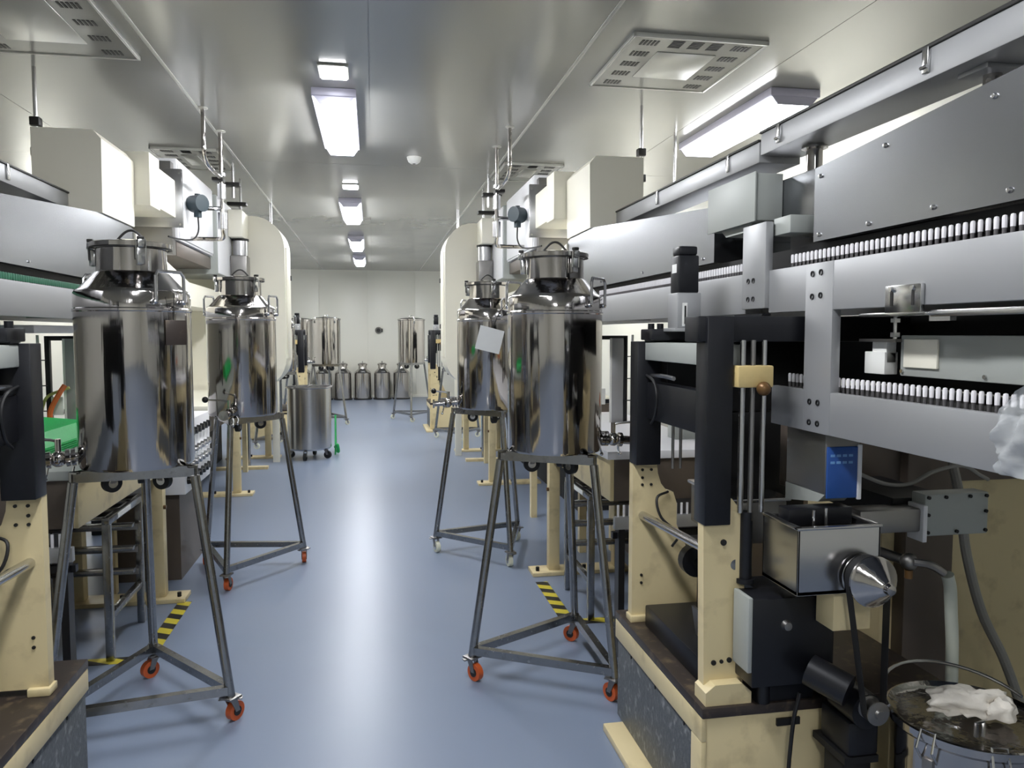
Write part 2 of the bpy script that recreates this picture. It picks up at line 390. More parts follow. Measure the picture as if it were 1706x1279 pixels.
def make_stand(name, label, group, wheel='orange', H=1.03):
    t = thing(name, label, 'tank stand', (0, 0, 0), group)
    rt, rb, zb = .245, .375, .115
    ang = [R(0), R(120), R(240)]
    top = [Vector((rt*math.cos(a), rt*math.sin(a), H-.02)) for a in ang]
    bot = [Vector((rb*math.cos(a), rb*math.sin(a), zb)) for a in ang]
    tf = B()
    for k in range(3):
        a, b = top[k], top[(k+1) % 3]; d = (b-a).normalized(); n = Vector((0, 0, 1)).cross(d)
        a = a-d*.012; b = b+d*.012
        vs = []
        for p in (a, b):
            for (q, z) in ((-.004, -.022), (.004, -.022), (.004, .014), (.026, .014), (.026, .02), (-.004, .02)):
                vs.append(p+n*q+Vector((0, 0, z)))
        tf._add(vs, [[0,1,2,3,4,5][::-1], [6,7,8,9,10,11]]+[[i, (i+1) % 6, 6+(i+1) % 6, 6+i] for i in range(6)])
    tf.build('top_frame', 'tube', t)
    for k in range(3):
        B().cyl(bot[k]+Vector((0, 0, -.01)), top[k]+Vector((0, 0, -.02)), .0185, n=16).build('leg', 'tube', t)
        a, b = bot[k], bot[(k+1) % 3]; d = (b-a).normalized(); n = Vector((0, 0, 1)).cross(d)
        vs = []
        for p in (a+d*.01, b-d*.01):
            for (q, z) in ((-.016, 0), (.016, 0), (.016, .034), (-.016, .034)): vs.append(p+n*q+Vector((0, 0, z)))
        B()._add(vs, [[0,1,2,3][::-1], [4,5,6,7]]+[[i, (i+1) % 4, 4+(i+1) % 4, 4+i] for i in range(4)]).build('bottom_rail', 'tube', t)
        f, wh, hb = B(), B(), B(); r = .0385
        p = bot[k]; caster(f, wh, hb, p.x, p.y, zb-.009, r, ang[k]+R(75+50*k))
        f.box(p.x-.045, p.x+.045, p.y-.012, p.y+.012, zb-.022, zb-.016, .001, rot=Matrix.Rotation(ang[k]+R(20), 3, 'Z'))
        cf = f.build('caster_fork', 'dullsteel', t); wh.build('wheel', wheel, cf); hb.build('wheel_hub', 'gasket' if wheel == 'orange' else 'boltsteel', cf)
    return t
GT, GS = 'stainless tanks on wheeled stands', 'three-legged wheeled tank stands'
TZ = 1.031
def put(o, x, y, z, rz): o.location = (x, y, z); o.rotation_euler.z = rz
# right hand near pair first, the others are built with their own valve direction
for (nm, x, y, sr, va, trot, wl, tl, sl) in [
    ('steel_tank', -.925, 3.26, -20, 196, 0, 'orange', 'large polished steel tank in left foreground with dark plate hanging from its handle', 'three-legged stand with orange wheels under the left foreground tank'),
    ('steel_tank', .80, 3.34, 60, 0, -6, 'orange', 'large polished steel tank in right foreground with black ball lever valve', 'three-legged stand with orange wheels under the right foreground tank'),
    ('steel_tank', -.82, 5.14, 21, 262, 20, 'orange', 'polished steel tank behind the left foreground tank, valve facing the aisle', 'stand with orange wheels and crossing base behind the left foreground tank'),
    ('steel_tank', .79, 5.30, 45, 176, -20, 'whitewheel', 'polished steel tank behind the right foreground tank, beside the ivory panel', 'three-legged stand with white wheels behind the right foreground tank')]:
    t = make_tank(nm, tl, GT, R(va-trot), 'tan' if va == 262 else 'radial', .2, R(sr-trot)); put(t, x, y, TZ, R(trot))
    s = make_stand('tank_stand', sl, GS, wl); put(s, x, y, 0, R(sr))
src_t, src_s = t, s
for (x, y, rz, tl, sl) in [(-1.25, 10.9, 30, 'steel tank peeking out behind the left ivory panel', 'stand under the tank behind the left ivory panel'),
                           (1.22, 11.2, 200, 'steel tank peeking out behind the right ivory panel', 'stand under the tank behind the right ivory panel')]:
    copy_tree(src_t, (x, y, TZ), None, R(rz), tl); copy_tree(src_s, (x, y, 0), None, R(rz+65), sl)
# tags
t = thing('paper_tag', 'pale square card tag hanging between the two right hand tanks', 'tag', (.57, 3.6, 1.5))
rt = Matrix.Rotation(R(14), 3, 'Y') @ Matrix.Rotation(R(10), 3, 'Z')
B().box(.535-.06, .535+.06, 3.519, 3.522, 1.465, 1.575, rot=rt).build('card', 'paper', t)
B().tube(smoothpath([(.55, 3.52, 1.573), (.575, 3.50, 1.64), (.615, 3.45, 1.70)]), .0016, 5).build('string', 'cable', t)
t = thing('hanging_plate', 'dark square plate hanging on the left foreground tank', 'tag', (-.74, 3.12, 1.5))
B().box(-.775, -.700, 3.125, 3.131, 1.505, 1.60, .001, rot=Matrix.Rotation(R(25), 3, 'Z')).build('plate', 'topplate', t)
B().tube([(-.745, 3.128, 1.60), (-.742, 3.122, 1.65), (-.74, 3.115, 1.70)], .0018, 5).build('hook', 'cable', t)

# far straight-sided drums on stands
def make_drum(label):
    t = thing('steel_drum', label, 'tank', (0, 0, 0), 'straight-sided drums on stands')
    r = .235
    B().lathe([(0, .004), (r, 0), (r, .74), (r+.008, .745), (r+.008, .765), (r-.004, .77), (r-.004, .02), (0, .02)], n=40).build('body', 'polish', t)
    l = B().lathe([(0, .80), (.1, .795), (.2, .78), (r+.012, .765), (r+.012, .752), (0, .76)], n=40).build('lid', 'polish', t)
    B().tube([(-.05+.1*k/8, 0, .795+.035*math.sin(math.pi*k/8)) for k in range(9)], .006, 6).build('lid_handle', 'boltsteel', l)
    for a in (R(-50), R(100), R(220)):
        B().box(r*math.cos(a)-.014, r*math.cos(a)+.014, r*math.sin(a)-.014, r*math.sin(a)+.014, .69, .79, .003).build('clamp', 'boltsteel', t)
    v = B(); v.cyl((-.22, -.05, .04), (-.34, -.09, .035), .02); v.ball((-.28, -.07, .04), .03); v.cyl((-.28, -.07, .04), (-.28, -.07, .1), .01); v.tube([(-.28, -.07, .1), (-.36, -.13, .11)], .006, 6)
    v.build('outlet_valve', 'boltsteel', t)
    for a in (R(-35), R(85), R(205)):
        f, wh, hb = B(), B(), B(); caster(f, wh, hb, .08*math.cos(a), .08*math.sin(a), 0., .043, a)
        cf = f.build('caster_fork', 'dullsteel', t); wh.build('wheel', 'rubber', cf)
    return t
for (x, y, rz, tl, sl) in [(-.77, 13.5, 0, 'straight-sided steel drum at far left of the aisle', 'stand carrying the far left steel drum'),
                           (.69, 13.85, 180, 'straight-sided steel drum at far right of the aisle', 'stand carrying the far right steel drum'),
                           (-1.3, 14.4, 60, 'straight-sided steel drum behind the far left drum', 'stand carrying the rearmost left drum')]:
    d = make_drum(tl) if x == -.77 else copy_tree(d, None, None, None, tl); put(d, x, y, 1.05, R(rz))
    s = copy_tree(src_s, (x, y, .02), None, R(rz-35), sl)
    s.scale = (1.05, 1.05, 1.0); s.location.z = 0
    d.location.z = 1.032

# milk-can churns on the floor by the back wall
def make_can(label):
    t = thing('steel_churn', label, 'churn', (0, 0, 0), 'churns along the back wall')
    r = .19
    B().lathe([(0, .004), (r, 0), (r+.006, .01), (r+.006, .03), (r, .035), (r, .62), (r+.004, .625), (r, .63), (r-.01, .65), (.10, .72), (.095, .73), (.095, .80), (0, .80)], n=32).build('body', 'polish', t)
    l = B().lathe([(0, .865), (.06, .86), (.10, .845), (.112, .83), (.112, .80), (0, .8)], n=32).build('lid', 'polish', t)
    B().tube([(-.04+.08*k/8, 0, .86+.035*math.sin(math.pi*k/8)) for k in range(9)], .006, 6).build('lid_handle', 'gasket', l)
    for s in (-1, 1): B().tube([(s*(r-.01), -.04, .62), (s*(r+.03), -.04, .66), (s*(r+.03), .04, .66), (s*(r-.01), .04, .62)], .007, 6).build('handle', 'boltsteel', t)
    B().lathe([(r+.004, 0), (r+.02, 0), (r+.02, .03), (r+.004, .03)], n=28).build('base_ring', 'rubber', t)
    return t
cans = [(-1.58, 'first churn from the left by the back wall, behind the far drum'), (-1.13, 'second churn from the left by the back wall'), (-.68, 'third churn from the left by the back wall'), (-.23, 'churn by the back wall just left of the aisle centre'), (.22, 'churn by the back wall right of the aisle centre'), (.67, 'rightmost churn by the back wall, behind the far right drum')]
for k, (x, l) in enumerate(cans):
    cn = make_can(l) if k == 0 else copy_tree(cn, None, None, None, l)
    put(cn, x, 18.35, 0, R(80+4*k))

# vat on casters
t = thing('steel_vat', 'open wide steel vat on casters beside left ivory panel', 'vat', (-.78, 9.8, 0))
B().lathe([(0, .13), (.25, .12), (.265, .14), (.265, .875), (.285, .885), (.285, .895), (.258, .895), (.258, .15), (0, .15)], (-.78, 9.8, 0), 48).build('body', 'brushed', t)
for a in (R(-100), R(-20), R(80), R(170)):
    f, wh, hb = B(), B(), B(); caster(f, wh, hb, -.78+.21*math.cos(a), 9.8+.21*math.sin(a), .128, .046, a)
    cf = f.build('caster_fork', 'dullsteel', t); wh.build('wheel', 'rubber', cf)
B().tube([(-.78, 9.66, .898), (-.72, 9.6, .93), (-.66, 9.66, .898)], .006, 6).build('rim_handle', 'boltsteel', t)
t = thing('green_hose_rack', 'green mesh panel standing beside the steel vat', 'mesh panel', (-.46, 10.0, 0))
B().prism([(10.0, 0), (10.35, 0), (10.3, .48), (10.12, .5)], 'x', -.49, -.475).build('mesh_panel', 'green', t)
B().tube(smoothpath([(-.48, 10.0, .1), (-.45, 9.9, .14), (-.44, 9.95, .05), (-.47, 10.05, .06)]), .02, 8).build('hose_coil', 'green', t)

# fitting on back wall
t = thing('wall_fitting', 'small dark round fitting on the back wall', 'wall fitting', (.15, 18.75, 1.55))
B().lathe([(0, -.10), (.05, -.10), (.08, -.06), (.08, 0), (0, 0)], (.15, 18.8, 1.62), 20, axis='y').build('body', 'dullsteel', t)
B().lathe([(0, -.115), (.045, -.112), (.05, -.09), (0, -.09)], (.15, 18.8, 1.62), 16, axis='y').build('lens', 'gasket', t)
B().box(.2, .25, 18.74, 18.8, 1.58, 1.66, .005).build('mount', 'gasket', t)

# ------------------------------------------------------------------ dipping line (built for the right, mirrored for the left)
SIDE = ''
def L(s): return s % SIDE
def station(full=True):
    # cream base of the dipping machine -----------------------------------------------------------------------------------
    t = thing('machine_base', L('low cream machine base with hammered grey side panel under the %s dipping frame'), 'machine base', (1.3, 2.45, 0))
    b = B(); b.box(.955, 1.75, 2.06, 2.86, .03, .43, .006); b.build('body', 'cream', t)
    B().box(.94, 1.77, 2.05, 2.875, .418, .45, .004).build('top_plate', 'topplate', t)
    for (y0, y1, z0, z1) in ((2.055, 2.87, .345, .418), (2.055, 2.13, .03, .345)):
        B().box(.94, .956, y0, y1, z0, z1, .003).build('side_frame', 'cream', t)
    B().box(.948, .957, 2.13, 2.86, .03, .345, .002).build('side_panel', 'speckle', t)
    B().box(1.18, 1.255, 2.052, 2.062, .375, .397, .0).build('slot_opening', 'gasket', t)
    for k in range(3): B().cyl((.945, 2.2+.25*k, .33), (.949, 2.2+.25*k, .33), .006, n=10).build('screw', 'bolt', t)
    B().box(.87, .975, 1.9, 2.80, 0, .03, .004).build('foot_rail', 'cream', t)
    B().box(1.6, 1.72, 2.1, 2.80, 0, .03, .004).build('foot_rail', 'cream', t)
    b0 = t
    # portal ---------------------------------------------------------------------------------------
    g = thing('dipping_frame', L('black and cream dipping frame with servo motor standing on the %s machine base'), 'machine', (1.1, 2.4, .45))
    B().box(.953, 1.035, 2.085, 2.165, .985, 1.60, .003).build('post', 'black', g)
    o = B().prism([(.965, .49), (1.09, .49), (1.09, 1.005), (1.065, 1.035), (1.045, 1.06), (.955, 1.06)], 'y', 2.10, 2.14).build('post_plate', 'cream', g)
    for (x, z, r) in ((1.02, .93, .0095), (.995, .565, .008), (1.02, .567, .006), (1.045, .57, .008)): B().cyl((x, 2.096, z), (x, 2.11, z), r, n=12).build('bolt_hole', 'gasket', o)
    B().prism([(.955, .45), (1.10, .45), (1.10, .485), (1.07, .512), (.985, .512), (.955, .49)], 'y', 2.062, 2.14).build('foot_block', 'cream', g)
    B().box(.96, 1.055, 2.70, 2.78, 1.06, 1.52, .003).build('post', 'black', g)
    curve = [(1.058, 1.06), (1.062, 1.02), (1.075, .98), (1.095, .955), (1.125, .945), (1.14, .90), (1.14, .82), (1.29, .49), (1.29, .47), (.963, .47), (.963, 1.06)]
    o = B().prism(curve, 'y', 2.745, 2.785).build('gusset_plate', 'cream', g)
    for (x, z) in ((1.0, 1.035), (1.035, 1.035), (1.0, 1.005), (1.0, .978), (1.035, .978), (1.0, .60), (1.0, .63)): B().cyl((x, 2.741, z), (x, 2.75, z), .0055, n=10).build('bolt_hole', 'gasket', o)
    B().box(.955, 1.02, 2.73, 2.79, .45, .475, .004).build('foot_block', 'cream', g)
    B().box(.99, 1.10, 2.16, 2.72, 1.452, 1.517, .003).build('bridge_plate', 'grey', g)
    B().box(1.0, 1.06, 2.16, 2.71, 1.235, 1.37, .003).build('cross_beam', 'black', g)
    B().box(.93, 1.62, 2.10, 2.20, 1.525, 1.60, .004).build('top_beam', 'black', g)
    B().box(.985, 1.62, 2.62, 2.74, 1.525, 1.565, .004).build('top_beam', 'black', g)
    B().box(1.06, 1.62, 2.66, 2.735, 1.26, 1.524, .004).build('rear_shade_panel', 'dark', g)  # added dark sheet standing in for the darkness behind the frame
    B().box(1.28, 1.62, 2.66, 2.735, .86, 1.255, .004).build('lower_shade_panel', 'dark', g)  # added dark panel in place of the dim machinery behind
    # servo motor
    x, y = 1.082, 2.565
    gb = B().box(x-.055, x+.055, y-.055, y+.055, 1.556, 1.568, .002).box(x-.044, x+.044, y-.044, y+.044, 1.568, 1.69, .004).build('gearbox', 'alu', g)
    B().box(x-.025, x-.007, y-.0455, y-.043, 1.575, 1.655).build('scale_plate', 'label', gb)
    B().box(x-.018, x-.012, y-.0465, y-.045, 1.582, 1.645).build('scale_slot', 'gasket', gb)
    mt = B().box(x-.038, x+.038, y-.038, y+.038, 1.69, 1.82, .006).box(x-.034, x+.034, y-.034, y+.034, 1.82, 1.852, .008).build('servo_motor', 'black', g)
    B().box(x-.039, x-.036, y-.02, y+.02, 1.76, 1.79).build('rating_label', 'label', mt)
    B().box(.985, 1.06, 2.64, 2.70, 1.52, 1.56, .003).build('bearing_block', 'black', g)
    for k in range(2): B().cyl((1.0+.035*k, 2.67, 1.56), (1.0+.035*k, 2.67, 1.585), .012, n=12).build('hex_nut', 'black', g)
    # guide rods
    for (x, r, z0, mm) in ((1.066, .0085, 1.02, 'brushed'), (1.098, .0075, .995, 'dullsteel'), (1.134, .0075, 1.02, 'brushed')):
        B().cyl((x, 2.09, z0), (x, 2.09, 1.53), r, n=14).build('guide_rod', mm, g)
    B().cyl((1.092, 2.10, .81), (1.092, 2.10, 1.02), .019, n=16).lathe([(.019, 0), (.028, 0), (.028, .014), (.019, .014)], (1.092, 2.10, .805), 20).build('ram', 'black', g)
    nb = B().box(1.04, 1.152, 2.065, 2.125, 1.392, 1.456, .005).build('guide_block', 'tan', g)
    B().ball((1.112, 2.05, 1.39), .021).build('knob', 'brass', nb)
    for k in range(9): B().cyl((1.0355, 2.12, 1.02+k*.06), (1.048, 2.12, 1.02+k*.06), .007, n=10).build('side_bolt', 'black', g)
    for x in (1.09, 1.12): B().tube([(x, 2.67, 1.05), (x, 2.67, 1.3)], .006, 8).build('spring_rod', 'dullsteel', g)
    B().cyl((1.0, 2.77, .86), (1.06, 2.10, .86), .016, n=14).build('shaft', 'boltsteel', g)
    B().lathe([(0, -.02), (.055, -.02), (.055, .02), (0, .02)], (1.10, 2.48, .76), 24, axis='y').build('drive_pulley', 'black', g)
    B().cyl((1.10, 2.48, .76), (1.10, 2.14, .74), .013, n=12).build('shaft', 'boltsteel', g)
    B().tube(smoothpath([(1.0, 2.74, 1.40), (.985, 2.6, 1.38), (.98, 2.55, 1.33), (.985, 2.58, 1.26), (1.0, 2.66, 1.22)]), .005, 6).build('air_hose', 'cable', g)
    B().tube(smoothpath([(1.0, 2.66, 1.395), (1.0, 2.55, 1.40), (1.0, 2.45, 1.397)]), .008, 6).build('air_fitting', 'boltsteel', g)
    B().tube(smoothpath([(1.10, 2.735, .95), (1.05, 2.72, .93), (1.06, 2.70, .86), (1.12, 2.68, .80), (1.10, 2.69, .75)]), .005, 6).build('power_cable', 'cable', g)
    return b0, g
setT()
SIDE = 'right'
bR, gR = station()
# items around the right hand station (visible only there)
t = thing('drip_tray', 'small steel drip tray with pulley inside the right dipping frame', 'tray', (1.15, 2.45, .45))
B().box(1.0, 1.28, 2.2, 2.70, .45, .53, .006).build('plinth', 'black', t)
B().prism([(1.07, .53), (1.21, .53), (1.225, .63), (1.215, .63), (1.2, .545), (1.08, .545), (1.065, .63), (1.055, .63)], 'y', 2.22, 2.40).build('tray', 'dullsteel', t)
B().box(1.065, 1.215, 2.215, 2.222, .53, .628).build('tray_end', 'dullsteel', t)
t = thing('steel_basin', 'small square steel basin behind right dipping frame post', 'basin', (1.2, 2.6, .85))
B().box(1.15, 1.34, 2.3, 2.64, .86, 1.0, .006).build('body', 'dullsteel', t)
B().box(1.14, 1.35, 2.29, 2.65, 1.0, 1.012, .003).build('rim', 'brushed', t)
B().box(1.17, 1.27, 2.42, 2.62, .531, .86, .003).build('pedestal', 'dark', t)
t = thing('drive_box', 'black drive box with grey side plate beside the cream post', 'machine box', (1.19, 2.15, .45))
B().box(1.062, 1.315, 1.99, 2.095, .53, .79, .004).box(1.115, 1.315, 2.09, 2.19, .53, .79).box(1.115, 1.30, 2.06, 2.19, .45, .535).build('body', 'black', t)
B().box(1.048, 1.062, 1.99, 2.085, .575, .795, .003).build('side_plate', 'grey', t)
B().lathe([(0, -.016), (.012, -.014), (.016, 0), (0, 0)], (1.165, 1.99, .71), 14, axis='y').build('hex_bolt', 'dullsteel', t)
B().cyl((1.135, 2.058, .452), (1.135, 2.058, .54), .02, n=14).build('foot', 'black', t)
# gelatin trough with belt drive
t = thing('gelatin_trough', 'square steel trough with belt pulley in front of the right machine', 'trough', (1.25, 2.0, .79))
x0, x1, y0, y1, z0, z1 = 1.125, 1.372, 1.87, 2.06, .838, 1.02
B().box(x0, x1, y0, y1, z0, z0+.01).box(x0, x0+.006, y0, y1, z0, z1, .001).box(x1-.006, x1, y0, y1, z0, z1, .001).box(x0, x1, y0, y0+.006, z0, z1, .001).box(x0, x1, y1-.006, y1, z0, z1, .001).build('shell', 'brushed', t)
B().box(x0-.004, x1+.004, y0-.004, y0+.014, z1-.002, z1+.006, .002).box(x0-.004, x0+.014, y0, y1, z1-.002, z1+.006, .002).box(x1-.014, x1+.004, y0, y1, z1-.002, z1+.006, .002).build('rim', 'brushed', t)
B().box(x0+.006, x1-.006, y0+.006, y1-.006, z1-.03, z1-.02).build('gel_surface', 'liquid', t)
B().box(1.255, 1.37, 1.90, 1.985, .72, .838, .002).build('bracket', 'cream', t)
B().box(1.325, 1.365, 2.062, 2.10, .451, .95).build('bracket_leg', 'dark', t)
for (x, y) in ((1.20, 1.92), (1.25, 1.94)): B().cyl((x, y, .99), (x, y, 1.06), .004, n=8).build('thermometer', 'boltsteel', t)
B().box(1.16, 1.36, 1.98, 2.04, 1.0, 1.05, .004).build('dip_roller_guard', 'black', t)
cx, cz, cy = 1.315, .885, 1.845
pu = B().lathe([(0, 0), (.045, 0), (.062, -.002), (.062, -.006), (.057, -.008), (.057, -.044), (.07, -.046), (.07, -.052), (.064, -.055), (.02, -.108), (.015, -.11), (.013, -.124), (0, -.126)], (cx, cy+.02, cz), 32, axis='y').build('cone_pulley', 'polish', t)
B().cyl((cx, 1.84, cz), (cx, 1.875, cz), .03, n=20).build('shaft_boss', 'dullsteel', t)
# motor below
mz, mx = .515, 1.345
t = thing('belt_motor', 'small black motor driving the belt below the steel trough', 'motor', (1.34, 1.9, .35))
B().cyl((1.29, 1.87, .56), (1.22, 1.955, .59), .045, n=20).build('motor_body', 'black', t)
B().cyl((mx, 1.86, .50), (mx, 1.985, .50), .05, n=22).box(1.30, 1.395, 1.88, 2.02, .36, .46, .01).build('gearbox', 'black', t)
B().lathe([(0, -.028), (.012, -.028), (.014, -.02), (.033, -.018), (.033, -.014), (.026, -.012), (.026, .02), (.033, .022), (.033, .026), (0, .026)], (mx, 1.835, mz), 24, axis='y').build('motor_pulley', 'dullsteel', t)
B().box(1.29, 1.395, 1.88, 2.04, .34, .36).box(1.30, 1.39, 1.9, 2.0, 0, .34, .01).build('motor_bracket', 'dark', t)
B().tube(smoothpath([(1.22, 2.0, .5), (1.2, 2.0, .40), (1.19, 2.0, .2), (1.21, 1.98, .05)]), .006, 8).build('power_cable', 'cable', t)
def belt_path(c0, r0, c1, r1, y):
    d = Vector((c1[0]-c0[0], c1[1]-c0[1])); base = math.atan2(d.y, d.x); off = math.acos((r0-r1)/d.length); out = []
    for k in range(13):
        a = base+off+(2*math.pi-2*off)*k/12; out.append((c0[0]+r0*math.cos(a), y, c0[1]+r0*math.sin(a)))
    for k in range(9):
        a = base-off+2*off*k/8; out.append((c1[0]+r1*math.cos(a), y, c1[1]+r1*math.sin(a)))
    return out
bp = belt_path((cx, cz), .0588, (mx, mz), .0278, 1.843)
b = B(); n = len(bp); vs = []
ctr = Vector(((cx+mx)/2, 1.843, (cz+mz)/2))
for p in bp:
    p = Vector(p); dr = (p-ctr).normalized()*.006
    vs += [p+Vector((0, -.018, 0)), p+Vector((0, .010, 0)), p+dr+Vector((0, .010, 0)), p+dr+Vector((0, -.018, 0))]
b._add(vs, [[4*i+j, 4*i+(j+1) % 4, 4*((i+1) % n)+(j+1) % 4, 4*((i+1) % n)+j] for i in range(n) for j in range(4)])
tag(b.build('drive_belt', 'rubber'), 'black drive belt running from cone pulley down to motor', 'belt')
# blue control box
t = thing('control_box', 'grey control box with blue keypad front hanging below right rail', 'control box', (1.33, 2.1, 1.05))
B().box(1.275, 1.385, 1.99, 2.20, 1.085, 1.262, .004).build('case', 'dullsteel', t)
B().prism([(1.99, 1.085), (2.20, 1.085), (2.20, 1.03), (2.02, 1.06)], 'x', 1.275, 1.36).build('lower_cover', 'grey', t)
fp = B().box(1.278, 1.375, 1.984, 1.99, 1.075, 1.225, .003).build('front_panel', 'blue', t)
B().box(1.375, 1.388, 1.982, 1.99, 1.07, 1.23, .002).build('edge_strip', 'cabinet', t)
for r_ in range(2):
    for c_ in range(4): B().box(1.288+.019*c_, 1.301+.019*c_, 1.9825, 1.9845, 1.196-.02*r_, 1.203-.02*r_).build('key', 'bluelight', fp)
tag(B().tube(smoothpath([(1.388, 2.1, 1.16), (1.46, 2.08, 1.12), (1.56, 2.1, 1.085), (1.64, 2.1, 1.085), (1.72, 2.1, 1.12), (1.82, 2.1, 1.135), (1.9, 2.12, 1.10), (1.95, 2.14, 1.08)]), .006, 8).build('grey_cable', 'greycable'), 'grey cable drooping from blue control box to the right', 'cable')
# rear cabinet, cover, tap, hoses
t = thing('machine_cabinet', 'dim cream rear cabinet with dark column in lower right corner', 'machine cabinet', (2.2, 2.6, 0))
B().box(1.78, 3.0, 2.42, 2.9, .06, 1.02, .008).build('body', 'cream', t)
B().box(1.83, 2.02, 2.36, 2.44, .06, 1.15, .004).build('column', 'browncover', t)
B().box(1.78, 3.0, 2.40, 2.44, 0, .06).build('plinth', 'dark', t)
B().box(1.4, 2.6, 2.40, 2.46, 1.02, 1.24, .004).build('upper_panel', 'browncover', t)
t = thing('gear_cover', 'grey rectangular cover plate with black screws below right rail', 'cover', (1.72, 2.0, .95))
B().box(1.612, 1.828, 2.0, 2.06, .945, 1.072, .004).build('case', 'grey', t)
B().box(1.60, 1.614, 1.99, 2.06, .93, 1.04, .002).build('side_flange', 'cabinet', t)
for (x, z) in ((1.622, 1.062), (1.68, 1.062), (1.762, 1.062), (1.818, 1.062), (1.622, 1.01), (1.622, .957), (1.818, 1.015), (1.818, .957), (1.72, .957)):
    B().cyl((x, 1.994, z), (x, 2.002, z), .0055, n=10).build('screw', 'bolt', t)
B().box(1.40, 1.60, 2.0, 2.08, .96, 1.03, .006).build('gear_shaft', 'dullsteel', t)
B().box(1.55, 1.75, 2.06, 2.399, .97, 1.05).build('mounting_arm', 'dark', t)
t = thing('drain_tap', 'steel drain tap with pale hose hanging below', 'tap', (1.6, 2.05, .8))
B().cyl((1.52, 2.30, .87), (1.58, 2.02, .865), .016, n=14).ball((1.58, 2.02, .865), .026).tube(smoothpath([(1.58, 2.0, .87), (1.62, 1.98, .865), (1.66, 1.97, .84)]), .012, 8).build('tap_body', 'dullsteel', t)
B().cyl((1.58, 2.02, .84), (1.58, 2.02, .815), .012, n=12).build('tap_outlet', 'brass', t)
B().box(1.49, 1.56, 2.24, 2.42, .84, .9).build('bracket', 'dark', t)
tag(B().tube(smoothpath([(1.672, 1.972, .835), (1.69, 1.98, .79), (1.71, 1.995, .70), (1.73, 2.01, .6), (1.74, 2.018, .45), (1.745, 2.02, .25), (1.75, 2.02, .02)]), .018, 12).build('pale_hose', 'hose'), 'pale translucent hose curving down from the tap behind steel stockpot', 'hose')
tag(B().tube(smoothpath([(1.95, 2.30, 1.12), (1.94, 2.24, .98), (1.95, 2.22, .82), (2.0, 2.2, .62), (2.08, 2.18, .45), (2.14, 2.15, .25), (2.16, 2.1, .02)]), .016, 10).build('grey_hose', 'greycable'), 'grey cable conduit dropping along dark column at lower right', 'hose')
# stockpot with cover and tissue
t = thing('stockpot', 'steel stockpot with clip-on cover at lower right corner', 'pot', (1.62, 1.82, 0))
pc = (1.60, 1.79, 0); r = .195
B().lathe([(0, .006), (r-.01, 0), (r, .012), (r, .475), (r+.01, .485), (r+.01, .495), (r-.006, .495), (r-.006, .02), (0, .02)], pc, 48).build('body', 'polish', t)
ld = B().lathe([(0, .492), (r-.02, .492), (r-.005, .50), (r+.006, .508), (r+.012, .506), (r+.012, .490), (r+.004, .486), (0, .486)], pc, 48).build('cover', 'polish', t)
B().tube([(1.545, 1.70, .495), (1.545, 1.70, .53), (1.565, 1.70, .535), (1.565, 1.70, .495)], .006, 8).build('cover_handle', 'boltsteel', ld)
B().tube([(1.60+(r+.014)*math.cos(R(a)), 1.80+(r+.014)*math.sin(R(a)), .512+.05*max(0, math.sin(R(a)))) for a in range(8, 175, 8)], .005, 8).build('carry_bail', 'boltsteel', t)
for a in (R(250), R(205), R(-20)):
    c, s = math.cos(a), math.sin(a)
    k_ = B().tube([(1.6+c*r-s*.02, 1.8+s*r+c*.02, .43), (1.6+c*(r+.03)-s*.02, 1.8+s*(r+.03)+c*.02, .47), (1.6+c*(r+.01)-s*.018, 1.8+s*(r+.01)+c*.018, .515), (1.6+c*(r+.01)+s*.018, 1.8+s*(r+.01)-c*.018, .515), (1.6+c*(r+.03)+s*.02, 1.8+s*(r+.03)-c*.02, .47), (1.6+c*r+s*.02, 1.8+s*r-c*.02, .43)], .0035, 6).build('clip', 'boltsteel', t)
    B().box(1.6+c*(r+.006)-.014, 1.6+c*(r+.006)+.014, 1.8+s*(r+.006)-.006, 1.8+s*(r+.006)+.006, .40, .44, .002, rot=Matrix.Rotation(a+R(90), 3, 'Z')).build('clip_plate', 'dullsteel', t)
# crumpled tissue: a displaced lump
b = bmesh.new(); bmesh.ops.create_icosphere(b, subdivisions=4, radius=1)
from mathutils import noise as mn
for v in b.verts:
    p = v.co.copy(); q = mn.fractal(p*1.6+Vector((3, 1, 2)), 1., 2., 5); k = 1+.55*q+.25*abs(mn.noise(p*4.2))
    a = p.x; v.co = Vector((p.x*.085*k, p.y*.045*k-.02*a, max(p.z, -.55)*.042*k))
mb = MB().bm(b); b = bmesh.new(); bmesh.ops.create_icosphere(b, subdivisions=3, radius=1)
for v in b.verts:
    p = v.co.copy(); k = 1+.6*mn.fractal(p*1.9+Vector((7, 4, 1)), 1., 2., 4)
    v.co = Vector((p.x*.042*k+.06, p.y*.035*k-.05, max(p.z, -.6)*.032*k-.004))
mb.bm(b); mb.v = [(x+1.60, y+1.80, z+.535) for (x, y, z) in mb.v]
tag(mb.build('crumpled_tissue', 'tissue', ang=180), 'crumpled white tissue lying on the stockpot cover', 'tissue')

